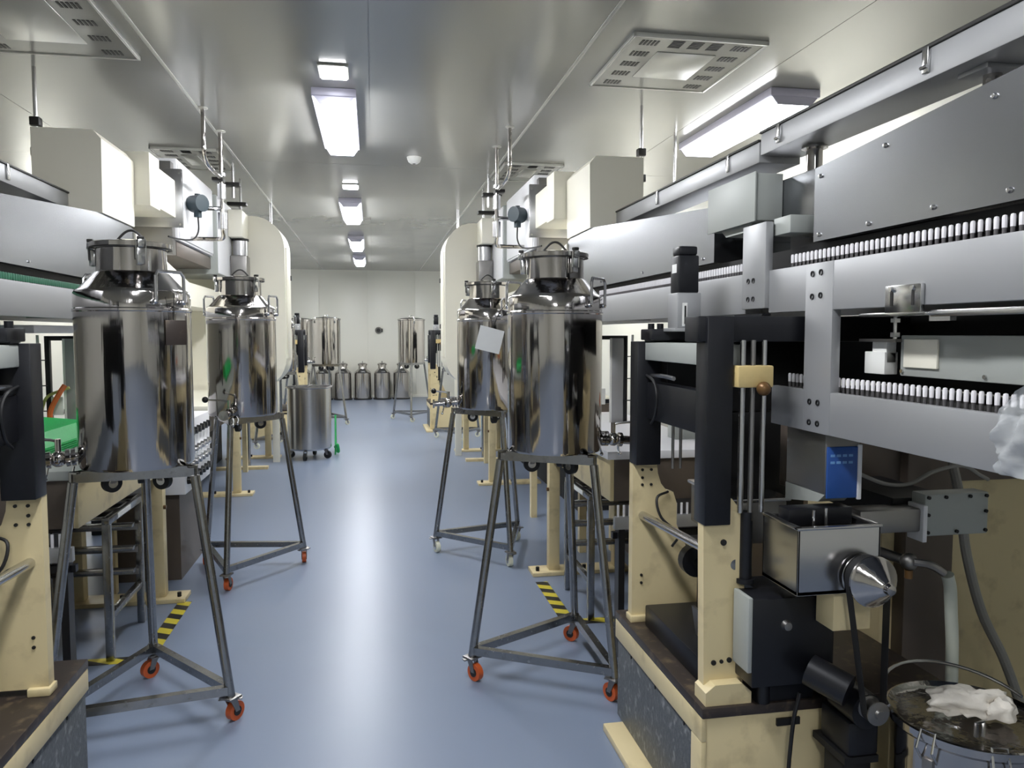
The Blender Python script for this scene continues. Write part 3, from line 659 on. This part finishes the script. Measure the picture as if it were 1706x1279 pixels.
# ------------------------------------------------------------------ rails, hoods, ducts
def line(near=True, green=False):
    t = thing('pin_conveyor', L('long grey aluminium pin conveyor rail running along the %s machine'), 'conveyor', (1.3, 2.5, 1.0))
    Y0 = .7
    B().box(1.25, 1.275, Y0, 2.285, 1.615, 1.75, .002).build('upper_beam', 'alu', t)
    B().box(1.25, 1.275, 2.44, 6.2, 1.615, 1.75, .002).build('upper_beam', 'alu', t)
    jp = B().box(1.236, 1.262, 2.285, 2.44, 1.63, 1.905, .002).build('junction_plate', 'alu', t)
    bsrc = None
    def bolts(pts, par, x):
        nonlocal bsrc
        for (y, z) in pts:
            B().lathe([(0, .003), (.004, .003), (.004, -.002), (.0085, -.003), (.0095, .003)], (x, y, z), 14, axis='x').build('bolt', 'bolt', par)
    bolts([(2.36, 1.722), (2.395, 1.722), (2.36, 1.662), (2.395, 1.662)], jp, 1.236)
    B().box(1.22, 1.25, 2.27, 2.46, 1.606, 1.612).build('ledge', 'black', t)
    # cross members to the far side of the conveyor
    B().box(1.72, 1.745, Y0, 6.2, 1.615, 1.75, .002).build('rear_beam', 'alu', t)
    B().box(1.30, 1.72, Y0, 2.25, 1.77, 1.785).box(1.335, 1.35, Y0, 5.0, 1.70, 1.82).build('inner_cover', 'dark', t)
    for y in (3.2, 4.6, 6.0): B().box(1.275, 1.72, y, y+.06, 1.63, 1.69).build('tie_bar', 'alu', t)
    cols = ['pingreen', 'pinstem'] if green else ['pinwhite', 'pinstem']
    src = None
    def pins(ya, yb, zb, h, pitch=.0215):
        nonlocal src
        n = int((yb-ya)/pitch)
        for k in range(n):
            y = ya+k*pitch
            if src is None:
                p = B(); p.cyl((1.292, y, zb-.004), (1.292, y, zb+h*.42), .0046, n=8, m=1)
                p.lathe([(.0052, h*.40), (.0056, h*.86), (.0044, h*.97), (0, h)], (1.292, y, zb), 8, m=0)
                src = p.build('pin', cols, t); src['y0'] = y; src['zb'] = zb
                hh = h
            else:
                o = inst(src, 'pin', t, (0, y-src['y0'], zb-src['zb']))
    return t, pins, bolts
def right_line():
    t, pins, bolts = line()
    cp = B().box(1.2485, 1.276, 1.935, 2.07, 1.265, 1.75, .0015).build('cross_plate', 'alu', t)
    bolts([(2.034, 1.72), (1.992, 1.722), (2.034, 1.655), (1.992, 1.657), (2.034, 1.352), (1.992, 1.352), (2.034, 1.292), (1.992, 1.292)], cp, 1.2485)
    B().box(1.25, 1.275, .7, 2.255, 1.265, 1.385, .002).build('lower_beam', 'alu', t)
    B().box(1.72, 1.745, .7, 2.255, 1.265, 1.385, .002).build('rear_beam', 'alu', t)
    B().box(1.275, 1.72, .7, 2.25, 1.372, 1.381).build('pin_bar', 'dullsteel', t)
    B().box(1.64, 1.65, .7, 3.4, 1.385, 1.61).build('rear_shade_sheet', 'dark', t)  # added dark sheet, keeps the conveyor interior black
    B().box(1.275, 1.72, 2.22, 2.25, 1.28, 1.36).build('tie_bar', 'alu', t)
    pins(.95, 2.26, 1.75, .045); pins(2.47, 4.3, 1.75, .045); pins(.95, 2.24, 1.381, .052)
    B().box(1.28, 1.31, .7, 6.2, 1.738, 1.7465).build('pin_bar', 'dullsteel', t)
    # bracket + actuator
    k = thing('lift_actuator', 'grey lift actuator bar with beige plate hanging between right hand rails', 'actuator', (1.37, 1.4, 1.42))
    B().box(1.35, 1.40, .75, 1.785, 1.44, 1.545, .003).build('bar', 'grey', k)
    B().box(1.343, 1.35, 1.645, 1.765, 1.463, 1.535, .002).build('end_plate', 'duct', k)
    for (y, z) in ((1.775, 1.452), (1.50, 1.452), (1.25, 1.46)): B().cyl((1.345, y, z), (1.352, y, z), .005, n=8).build('screw', 'boltsteel', k)
    B().cyl((1.345, 1.80, 1.53), (1.345, 1.80, 1.591), .006, n=10).cyl((1.345, 1.80, 1.54), (1.345, 1.80, 1.552), .013, n=6).cyl((1.345, 1.80, 1.578), (1.345, 1.80, 1.588), .013, n=6).build('lift_bolt', 'boltsteel', k)
    B().box(1.33, 1.385, 1.78, 1.93, 1.527, 1.535).build('sensor_arm', 'dullsteel', k)
    B().box(1.35, 1.38, 1.84, 1.90, 1.47, 1.527, .002).box(1.345, 1.385, 1.84, 1.925, 1.44, 1.50, .002).build('sensor_block', 'plasticwhite', k)
    hb = thing('hanger_bracket', 'small steel bracket screwed to the lower edge of right upper rail', 'bracket', (1.24, 1.62, 1.6))
    B().box(1.238, 1.2495, 1.575, 1.70, 1.598, 1.665, .002).box(1.238, 1.36, 1.56, 1.80, 1.592, 1.6, .001).build('plate', 'boltsteel', hb)
    for y in (1.60, 1.675):
        s = B().lathe([(0, -.006), (.006, -.006), (.007, 0), (0, 0)], (1.238, y, 1.655), 10, axis='x').build('screw', 'boltsteel', hb)
        B().box(1.2365, 1.239, y-.004, y+.004, 1.615, 1.648).build('slot', 'gasket', hb)
    tag(B().box(1.252, 1.272, .75, 1.56, 1.588, 1.603, .002).box(1.254, 1.27, 1.50, 1.565, 1.578, 1.6).build('slide_rail', 'brushed'), 'thin slide rail under the right upper rail', 'slide rail')
    # near oven hood
    h = thing('oven_hood', 'large near stainless steel hood over the right hand pins', 'oven hood', (1.6, 1.3, 1.82))
    B().prism([(.5, 1.822), (2.12, 1.822), (2.12, 2.037), (1.38, 2.09), (.5, 2.14)], 'x', 1.30, 2.35).build('shell', 'sheet', h)
    for (y, z) in ((1.40, 1.845), (1.62, 1.845), (1.86, 1.84), (2.09, 1.84), (1.45, 2.05), (1.8, 2.03), (2.09, 2.01), (1.22, 1.845)):
        B().lathe([(0, -.007), (.005, -.006), (.007, 0), (0, 0)], (1.30, y, z), 10, axis='x').build('screw', 'boltsteel', h)
    d = thing('link_duct', 'recessed dark steel duct linking the two right hand hoods', 'duct', (1.5, 2.3, 1.9))
    B().box(1.38, 1.80, 2.121, 2.79, 1.905, 2.07, .004).build('duct', 'sheet', d)
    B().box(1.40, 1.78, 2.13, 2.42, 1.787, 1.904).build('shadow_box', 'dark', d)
    B().box(1.27, 1.40, 2.20, 2.30, 1.86, 1.915, .003).build('clip', 'grey', d)
    jb = thing('junction_box', 'grey painted junction box hanging beside the right hand hood', 'junction box', (1.33, 2.6, 1.93))
    B().box(1.28, 1.379, 2.44, 2.80, 1.932, 2.09, .003).build('case', 'grey', jb)
    B().box(1.274, 1.28, 2.435, 2.805, 1.928, 2.094, .001).build('cover', 'grey', jb)
    B().prism([(2.50, 1.932), (2.74, 1.932), (2.70, 1.905), (2.52, 1.905)], 'x', 1.30, 1.37).build('gland_tray', 'grey', jb)
    # cable tray near segment
    tr = thing('cable_tray', 'near steel cable tray with clips above the right hand hood', 'cable tray', (1.6, 1.6, 2.2))
    B().box(1.45, 1.62, .3, 2.735, 2.218, 2.298, .003).build('channel', 'alu', tr)
    B().box(1.444, 1.626, .3, 2.738, 2.298, 2.308, .002).build('cover', 'gasket', tr)
    for y in (1.85, 2.60, 1.0):
        B().box(1.442, 1.45, y-.012, y+.012, 2.235, 2.302, .002).cyl((1.440, y-.012, 2.25), (1.440, y+.012, 2.25), .005, n=8).build('clip', 'boltsteel', tr)
    for y, rr, zb in ((2.55, .028, 2.071), (1.75, .022, 2.067)):
        B().cyl((1.56, y, zb), (1.56, y, 2.218), rr, n=18).lathe([(rr, 0), (.045, 0), (.045, .008), (rr, .008)], (1.56, y, 2.206), 20).build('support_post', 'polish', tr)
    B().box(1.50, 1.62, 1.70, 1.80, 2.205, 2.218, .002).build('support_plate', 'alu', tr)
    # film wrap
    vs = []; fs = []; nx, nz = 26, 22
    for i in range(nx+1):
        for j in range(nz+1):
            y = 1.0+.32*i/nx; z = 1.27+.2*j/nz
            edge = .03*mn.noise(Vector((z*18, 3, 1)))
            y2 = y+(edge if i == nx else 0)-max(0, (j/nz-.45))*.0
            dx = .03*mn.fractal(Vector((y*22, z*16, .3)), 1., 2., 4)-.008
            if i/nx > .75: z2 = z-.08*(j/nz)*(i/nx-.75)*4
            else: z2 = z
            vs.append((1.235+dx-.012*(j/nz), y2, z2))
    for i in range(nx):
        for j in range(nz): fs.append([i*(nz+1)+j, (i+1)*(nz+1)+j, (i+1)*(nz+1)+j+1, i*(nz+1)+j+1])
    tag(B()._add(vs, fs).build('plastic_film', 'film', ang=180), 'crumpled clear plastic film draped over the right lower rail', 'plastic film')

def overhead(dzh=0.):
    # far hood
    h = thing('oven_hood', L('farther stainless steel hood with sloping roof over the %s pins'), 'oven hood', (1.6, 3.8, 1.82))
    B().prism([(2.80, 1.822), (5.05, 1.822), (5.05, 2.165), (4.98, 2.175), (4.47, 2.178), (2.80, 2.034)], 'x', 1.30, 2.35).build('shell', 'sheet', h)
    for y in (2.9, 3.6, 4.3): B().lathe([(0, -.006), (.005, -.005), (.006, 0), (0, 0)], (1.30, y, 1.845), 10, axis='x').build('screw', 'boltsteel', h)
    d = thing('ivory_duct', L('tall ivory air duct box standing behind the %s steel hood'), 'air duct', (1.5, 4.75, 2.1))
    B().prism([(1.29, 2.179), (1.62, 2.179), (1.62, 2.605), (1.325, 2.605), (1.285, 2.56)], 'y', 4.485, 5.04).build('duct', 'duct', d)
    c = thing('drying_tunnel', L('ivory drying tunnel side running behind the tanks on the %s'), 'tunnel', (1.5, 6.5, 1.75))
    B().prism([(5.055, 1.76), (7.99, 1.76), (7.99, 1.93), (6.4, 1.94), (5.055, 2.15)], 'x', 1.29, 2.35).build('tunnel', 'duct', c)
    b = thing('connecting_duct', L('short ivory box duct joining %s ivory duct to grey cabinet'), 'air duct', (1.4, 5.4, 2.3))
    B().box(1.20, 1.62, 5.05, 5.27, 2.31, 2.625, .006).build('collar', 'duct', b)
    B().box(1.235, 1.58, 5.27, 5.80, 2.345, 2.60, .006).build('box_duct', 'duct', b)
    B().box(1.19, 1.66, 5.80, 5.83, 2.28, 2.68, .003).build('flange', 'brushed', b)
    for z in (2.3, 2.65): B().cyl((1.205, 5.795, z), (1.205, 5.80, z), .008, n=8).build('bolt', 'boltsteel', b)
    # cabinets
    k = thing('grey_cabinet', L('light grey overhead cabinet with dark sensor on the %s'), 'cabinet', (1.5, 6.5, 2.2))
    B().box(1.25, 1.75, 5.92, 7.12, 2.21, 2.775, .004).build('body', 'cabinet', k)
    B().box(1.24, 1.25, 5.94, 7.10, 2.225, 2.76, .003).build('door', 'cabinet', k)
    B().box(1.27, 1.75, 5.84, 5.93, 2.1, 2.74, .003).build('rear_duct', 'dullsteel', k)
    B().box(1.27, 1.70, 5.95, 7.12, 2.10, 2.20, .003).build('underframe', 'browncover', k)
    TS = list(CUR); CUR[2] -= .55
    s = thing('level_sensor', L('dark green round sensor head with thin cable on %s cabinet'), 'sensor', (1.19, 6.75, 2.4))
    B().cyl((1.12, 6.66, 2.50), (1.20, 6.72, 2.50), .062, n=20).cyl((1.16, 6.69, 2.55), (1.16, 6.69, 2.57), .02, n=12).cyl((1.16, 6.69, 2.40), (1.16, 6.69, 2.45), .028, n=14).build('head', 'sensor', s)
    B().cyl((1.20, 6.745, 2.50), (1.239, 6.745, 2.50), .018, n=12).build('neck', 'gasket', s)
    B().tube(smoothpath([(1.16, 6.69, 2.41), (1.16, 6.69, 2.3), (1.18, 6.6, 2.23), (1.22, 6.4, 2.205), (1.25, 6.2, 2.2)]), .006, 6).build('cable', 'cable', s)
    CUR[:] = TS
    k = thing('grey_cabinet', L('smaller grey cabinet between %s sensor cabinet and rounded ivory panel'), 'cabinet', (1.5, 7.5, 2.0))
    B().box(1.22, 1.75, 7.15, 7.85, 2.06, 2.74, .004).build('body', 'grey', k)
    B().box(1.21, 1.22, 7.17, 7.83, 2.07, 2.73, .003).build('door', 'cabinet', k)
    d = thing('exhaust_elbow', L('steel exhaust pipe with ivory collar between cabinet and rounded panel on %s'), 'pipe', (1.05, 7.7, 2.1))
    B().box(1.08, 1.209, 7.62, 7.99, 2.44, 2.69, .01).build('collar', 'duct', d)
    B().cyl((1.13, 7.80, 2.28), (1.13, 7.80, 2.42), .07, n=24).build('pipe', 'brushed', d)
    B().cyl((1.13, 7.80, 2.42), (1.13, 7.80, 2.44), .078, n=24).build('flange', 'gasket', d)
    B().box(1.06, 1.209, 7.7, 7.9, 2.05, 2.28, .01).build('base_box', 'dullsteel', d)
    # rounded ivory panel
    p = thing('rounded_panel', L('tall rounded ivory end panel at the %s edge of the aisle'), 'panel', (1.2, 8.2, 1.0))
    xi = .75; rr = .30
    poly = [(1.70, 1.0)]+[(x, z) for (x, z) in arc(xi+rr, 1.0+rr, rr, 270, 180, 8)]+[(x, z) for (x, z) in arc(xi+rr, 2.69-rr, rr, 180, 90, 8)]+[(1.70, 2.69)]
    B().prism(poly, 'y', 8.0, 8.55).build('panel', 'duct', p)
    ins = [(x+.05, z) for (x, z) in poly]
    B().box(.742, .75, 8.1, 8.45, 1.3, 2.4, .002).build('edge_strip', 'duct', p)
    for z in (1.6, 2.1): B().box(.735, .75, 8.47, 8.53, z, z+.05, .003).build('latch', 'gasket', p)
    
    # ceiling pipes
    for i, (x, y, z0, r) in enumerate(((1.005, 5.62, 2.62, .014), (1.005, 6.22, 2.15, .016))):
        pp = thing('ceiling_pipe', L(['bent thin steel pipe dropping from ceiling by %s grey cabinet', 'tall steel pipe with valve from ceiling to %s grey cabinet'][i]), 'pipe', (x, y, z0))
        if i == 0: B().tube(smoothpath([(x, y, 3.05), (x, y, 2.85), (x, y+.02, 2.74), (x, y+.2, 2.70), (x, y+.56, 2.70)]), r, 10).build('pipe', 'polish', pp)
        else:
            B().cyl((x, y, 3.05), (x, y, 2.32), r, n=12).tube(smoothpath([(x, y, 2.33), (x, y+.02, 2.27), (x+.05, y+.05, 2.26), (x+.235, y+.05, 2.26)]), r, 10).build('pipe', 'polish', pp)
            B().cyl((x, y, 2.55), (x, y, 2.66), .03, n=16).cyl((x, y, 2.33), (x, y, 2.45), .033, n=16).cyl((x, y, 2.72), (x, y, 2.74), .034, n=16).build('fitting', 'brushed', pp)
            B().cyl((x+.1, y, 2.48), (x+.235, y, 2.48), .016, n=12).cyl((x, y, 2.48), (x+.1, y, 2.48), .016, n=12).build('branch', 'brushed', pp)
            B().box(x-.02, x+.06, y-.05, y+.05, 2.68, 2.705, .004).build('valve_handle', 'gasket', pp)
        B().lathe([(0, 0), (r*2.4, 0), (r*2.4, -.006), (r, -.01)], (x, y, 3.05), 16).build('ceiling_flange', 'trim', pp)
    for i, (x, y, z0) in enumerate(((1.10, 7.3, 2.74), (1.16, 8.05, 2.69), (1.04, 9.4, 2.3))):
        pp = thing('ceiling_pipe', L(['slim ceiling pipe above smaller %s grey cabinet', 'slim ceiling pipe above the rounded %s panel', 'slim ceiling pipe beyond the rounded %s panel'][i]), 'pipe', (x, y, z0))
        B().cyl((x, y, z0), (x, y, 3.05), .014, n=10).build('pipe', 'brushed', pp)
        B().box(x-.06, x+.12, y-.05, y+.05, z0+.10, z0+.13, .005).build('bracket', 'gasket', pp)
        if i == 2: B().cyl((x, y, z0-.02), (x+.3, y, z0-.02), .014, n=10).cyl((x+.3, y, 0), (x+.3, y, z0), .02, n=10).build('lower_pipe', 'brushed', pp)
    bx = thing('small_sensor', L('small black sensor box behind the rounded %s panel'), 'sensor', (.98, 9.7, 1.9))
    B().box(.93, 1.03, 9.6, 9.7, 2.02, 2.16, .008).build('case', 'gasket', bx)
    B().tube(smoothpath([(.98, 9.65, 2.02), (.97, 9.65, 1.9), (1.0, 9.66, 1.8), (1.05, 9.66, 1.75)]), .007, 6).build('cable', 'cable', bx)
    B().box(1.02, 1.10, 9.62, 9.68, 0, 2.12, .004).build('post', 'duct', bx)
    # far cable tray
    tr = thing('cable_tray', L('farther steel cable tray behind %s ivory duct'), 'cable tray', (1.6, 4.0, 2.2))
    B().box(1.45, 1.62, 2.745, 4.48, 2.195, 2.272, .003).build('channel', 'alu', tr)
    B().box(1.444, 1.626, 2.745, 4.48, 2.272, 2.281, .002).build('cover', 'gasket', tr)
    for y in (3.0, 3.8):
        B().box(1.442, 1.45, y-.012, y+.012, 2.21, 2.278, .002).build('clip', 'boltsteel', tr)
    for i, (x, y, zb) in enumerate(((1.77, 4.95, 2.178), (2.25, 5.55, 2.09))):
        pp = thing('drop_rod', L(['thin steel drop rod with dark clamp behind %s ivory duct', 'thin bare steel drop rod beyond the %s ivory duct'][i]), 'rod', (x, y, zb))
        B().cyl((x, y, zb), (x, y, 3.05), .011, n=10).build('rod', 'boltsteel', pp)
        if i == 0:
            for z in (2.55, 2.72): B().box(x-.027, x+.027, y-.027, y+.027, z, z+.05, .006).build('clamp', 'gasket', pp)
            B().tube(smoothpath([(x, y, 2.56), (x-.04, y-.02, 2.48), (x+.03, y, 2.40), (x+.05, y, 2.3)]), .008, 6).build('cable', 'greycable', pp)
        B().box(x-.05, x+.05, y-.05, y+.05, zb, zb+.012).build('anchor_plate', 'dullsteel', pp)

def lower(left=False):
    # conveyor table
    t = thing('transfer_table', L('cream transfer table under a white sheet behind the %s tanks') if not left else 'cream transfer table with brown end behind the left tanks', 'table', (1.4, 4.2, 0))
    y0, y1 = 3.5, (5.05 if left else 5.3)
    B().box(1.10, 1.75, y0, y1, .945, .985, .004).build('table_top', 'whitesheet' if not left else 'grey', t)
    B().box(1.14, 1.72, y0+.02, y0+.06, .74, .945, .003).build('end_panel', 'browncover', t)
    B().box(1.12, 1.14, y0+.02, y1-.02, .74, .945, .003).build('side_panel', 'cream', t)
    for (x, y) in ((1.45, y0+.1), (1.68, y0+.1), (1.45, y1-.1), (1.68, y1-.1)): B().box(x-.025, x+.025, y-.025, y+.025, 0, .74).build('leg', 'cream', t)
    B().box(1.2, 1.72, y0+.06, y1-.06, .80, .94).build('tray_body', 'browncover', t)
    B().box(1.76, 2.2, y0, y1, 0, .94, .004).build('under_shade_block', 'browncover', t)  # dark block added in place of the shadow under the machine
    # low pin rack
    k = thing('pin_rack', L('low rack with a short row of pins behind %s steps'), 'rack', (1.4, 3.6, .6))
    B().box(1.12, 1.72, 3.44, 3.47, .62, .68, .003).build('rail', 'alu', k)
    B().box(1.12, 1.72, 3.47, 3.5, .57, .60).build('lower_rail', 'black', k)
    src = None
    for q in range(20):
        x = 1.14+q*.029
        if src is None: src = B().cyl((x, 3.455, .68), (x, 3.455, .735), .006, n=8).build('pin', 'pinwhite', k); x_0 = x
        else: inst(src, 'pin', k, (x-x_0, 0, 0))
    for x in (1.14, 1.68): B().box(x, x+.03, 3.44, 3.5, 0, .62).build('leg', 'black', k)
    # T-leg supports
    for i, (x, y, h) in enumerate(((1.14, 4.78, .739), (1.20, 7.75, .959), (1.20, 10.0, .959))):
        s = thing('support_leg', L(['cream square support leg with foot plate nearest on the %s side', 'cream support leg with foot plate below %s grey cabinets', 'cream support leg with foot plate below rounded %s panel'][i]), 'support', (x, y, 0), 'cream support legs with foot plates')
        B().box(x-.035, x+.035, y-.035, y+.035, .025, h, .004).build('post', 'cream', s)
        B().box(x-.15, x+.5, y-.08, y+.08, 0, .025, .003).build('foot_plate', 'cream', s)
        B().box(x+.40, x+.46, y-.035, y+.035, .025, h, .004).build('post', 'cream', s)
        for q in (-.11, .2): B().cyl((x+q, y-.03, .025), (x+q, y-.03, .05), .012, n=8).build('anchor_bolt', 'bolt', s)
        B().cyl((x-.05, y-.02, .55), (x-.03, y-.02, .55), .012, n=8).build('side_bolt', 'brass', s)
    # lower cabinet beneath the cabinets
    c = thing('lower_cabinet', L('dim brown lower machine body with dark openings behind %s support legs'), 'machine cabinet', (1.6, 8, 0))
    B().box(1.70, 2.05, 6.2, 10.2, .45, .96, .006).build('body', 'browncover', c)
    B().box(1.75, 2.05, 6.4, 10.0, 0, .45).build('dark_base', 'dark', c)
    B().box(1.14, 2.05, 6.2, 10.3, .96, 1.0, .003).build('deck', 'duct', c)
    for y in (6.25, 9.0): B().box(1.3, 1.35, y, y+.06, 0, .96).build('frame_post', 'cream', c)
    B().box(1.1, 1.95, 9.15, 9.25, 0, .03).build('foot_plate', 'cream', c)
    # step platform
    s = thing('step_platform', L('grey steel step platform standing beside the %s machine'), 'steps', (1.3, 3.95, 0))
    sx0, sx1 = 1.13, 1.58
    ya, yb = 3.92, 4.42
    for x in (sx0, sx1):
        for y in (ya, yb): B().box(x, x+.035, y, y+.035, 0, .66, .002).build('leg', 'tube', s)
        B().box(x, x+.035, ya, yb+.03, .655, .69, .002).build('side_rail', 'tube', s)
        B().box(x+.002, x+.033, ya+.035, yb, .2, .23, .002).build('side_rail', 'tube', s)
        lb = B().box(x-.003, x, ya+.12, ya+.32, .662, .684).build('sticker', 'label', s)
    for j, z in enumerate((.675, .54, .42, .30)):
        for yy in (ya, ya+.2, ya+.4):
            if j and yy != ya+.4: continue
            B().box(sx0+.02, sx1+.02, yy+.01, yy+(.14 if j == 0 else .06), z, z+.02, .002).build('tread', 'tube', s)
        if j: B().box(sx0+.02, sx1+.02, yb-.01, yb+.01, z-.03, z, .001).build('tread_riser', 'dullsteel', s)
    # hazard tape
setT(); SIDE = 'right'
right_line(); overhead(); lower()
t = None
tag(B().box(.985, 1.06, 3.98, 4.60, 0, .0015).build('hazard_tape', 'hazard'), 'yellow and black floor tape strip running along the right machine', 'floor tape', 'hazard floor tapes')
tag(B().box(1.06, 1.62, 3.88, 3.955, 0, .0015).build('hazard_tape', 'hazard'), 'yellow and black floor tape across the foot of right steps', 'floor tape', 'hazard floor tapes')
tag(B().box(-1.12, -1.045, 3.87, 4.62, 0, .0015).build('hazard_tape', 'hazard'), 'yellow and black floor tape strip running along the left machine', 'floor tape', 'hazard floor tapes')
tag(B().box(-1.62, -1.12, 3.79, 3.865, 0, .0015).build('hazard_tape', 'hazard'), 'yellow and black floor tape across the foot of left steps', 'floor tape', 'hazard floor tapes')

# left machine
SIDE = 'left'
setT(-1, .02, -.12)
bL, gL = station(); gL.location.y -= .13
setT(-1, .09, -.1)
tl, pins, bolts = line(green=True)
pins(2.47, 5.0, 1.74, .045)
B().box(1.28, 1.31, .7, 6.2, 1.738, 1.7465).build('pin_bar', 'dullsteel', tl)
overhead()
lower(left=True)
setT()
# far stations: copies of the near ones
for (src, dx, dy, l) in ((bR, -.05, 10.1, 'cream machine base at the far end of the right line'), (gR, -.05, 10.1, 'black and cream dipping frame at the far end of the right line'),
                         (bL, 0, 9.6, 'cream machine base at the far end of the left line'), (gL, 0, 9.6, 'black and cream dipping frame at the far end of the left line')):
    copy_tree(src, src.location+Vector((dx, dy, 0)), None, None, l, skip=('side_bolt', 'bolt_hole', 'screw', 'hex_nut'))
# panels and hoses glimpsed behind the left frame
t = thing('valve_panel', 'grey panel with rows of black knobs beside left foreground stand', 'control panel', (-1.3, 5.2, 0))
B().box(-1.6, -1.15, 5.0, 5.75, .55, 1.0, .005).build('case', 'cabinet', t)
B().box(-1.6, -1.2, 5.05, 5.7, 0, .55).build('pedestal', 'browncover', t)
src = None
for (z, m_) in ((.92, 'blackball'), (.80, 'boltsteel'), (.72, 'boltsteel'), (.63, 'blackball')):
    src = None
    for q in range(7):
        y = 5.06+q*.1
        if src is None: src = B().lathe([(0, .03), (.022, .026), (.026, 0), (0, 0)], (-1.15, y, z), 12, axis='x').build('knob', m_, t); y_0 = y
        else: inst(src, 'knob', t, (0, y-y_0, 0))
t = thing('green_mat', 'bright green ribbed mat draped over left transfer table', 'mat', (-1.6, 4.1, .985))
B().prism([(-1.80, .986), (-1.46, .986), (-1.46, 1.03), (-1.51, 1.09), (-1.80, 1.12)], 'y', 3.72, 4.40).build('mat', 'green', t)
for k in range(4): B().box(-1.461, -1.452, 3.73, 4.39, .992+k*.010, .997+k*.010).build('rib', 'green', t)
for (pts, r, m_, l) in (([(-1.635, 4.50, 1.27), (-1.66, 4.48, 1.22), (-1.70, 4.47, 1.13), (-1.70, 4.47, 1.04), (-1.70, 4.47, .986)], .014, 'orangehose', 'orange hose hanging behind the left dipping frame'),
                        ([(-1.63, 4.55, 1.255), (-1.68, 4.54, 1.235), (-1.74, 4.53, 1.20), (-1.77, 4.53, 1.10), (-1.77, 4.53, .986)], .008, 'yellowhose', 'thin yellow hose beside the orange hose on the left')):
    tag(B().tube(smoothpath(pts), r, 8).build('hose', m_), l, 'hose')
def rack(xa, xb, y, l, sgn):
    # xa is the edge towards the aisle
    t = thing('frame_rack', l, 'rack', ((xa+xb)/2, y, .985))
    lo, hi = min(xa, xb), max(xa, xb); z0, z1 = .985, 1.535
    for x in (lo, hi-.025): B().box(x, x+.025, y-.015, y+.015, z0, z1, .002).build('post', 'black', t)
    for z in (z0+.12, z1-.025): B().box(lo+.025, hi-.025, y-.015, y+.015, z, z+.025, .002).build('cross_bar', 'black', t)
    p0, p1 = (xa+sgn*.03, xa+sgn*.10) if xa < 0 else (xb-sgn*.11, xb-sgn*.035)
    B().box(min(p0, p1), max(p0, p1), y-.035, y-.018, z0, 1.52, .003).build('panel', 'alu', t)
    B().box(min(p0, p1)-.012, min(p0, p1), y-.036, y-.02, z0, 1.52, .002).build('edge_strip', 'plasticwhite', t)
    q0 = xb-sgn*.09 if xa < 0 else xa+sgn*.03
    B().box(min(q0, q0+sgn*.06), max(q0, q0+sgn*.06), y-.03, y-.016, 1.10, 1.20, .002).build('white_plate', 'plasticwhite', t)
    xp = xb+sgn*.03
    p = B().tube(smoothpath([(xp, y-.02, 1.54), (xp, y-.02, 1.3), (xp+.01, y-.03, 1.1), (xp+.012, y-.03, .985)]), .008, 8).build('white_pipe', 'plasticwhite', t)
    for z in (1.12, 1.26, 1.40): B().box(min(xp, xb)-.012, max(xp, xb)+.012, y-.032, y-.008, z, z+.005).build('cable_tie', 'gasket', p)
rack(-1.56, -1.77, 4.62, 'black frame rack with grey panel behind the left foreground tank', -1)
rack(1.36, 1.60, 4.7, 'black frame rack with grey panel right of the right foreground tank', 1)
t = thing('copper_bar', 'small copper coloured bar on the white sheet behind right frame', 'bar', (1.68, 3.9, .985))
B().box(1.60, 1.745, 3.86, 3.94, 1.07, 1.14, .004).build('bar', 'orangehose', t)
B().box(1.58, 1.745, 3.85, 3.95, .985, 1.07, .004).build('holder', 'grey', t)
t = thing('white_cross_tray', 'bright white tray spanning behind the left dipping frame under the rail', 'tray', (-1.7, 3.9, 1.5))
B().box(-2.0, -1.4, 3.55, 4.5, 1.55, 1.585, .004).build('tray', 'whitesheet', t)
for y in (3.6, 4.40): B().box(-1.836, -1.814, y, y+.03, .985, 1.55).build('leg', 'alu', t)
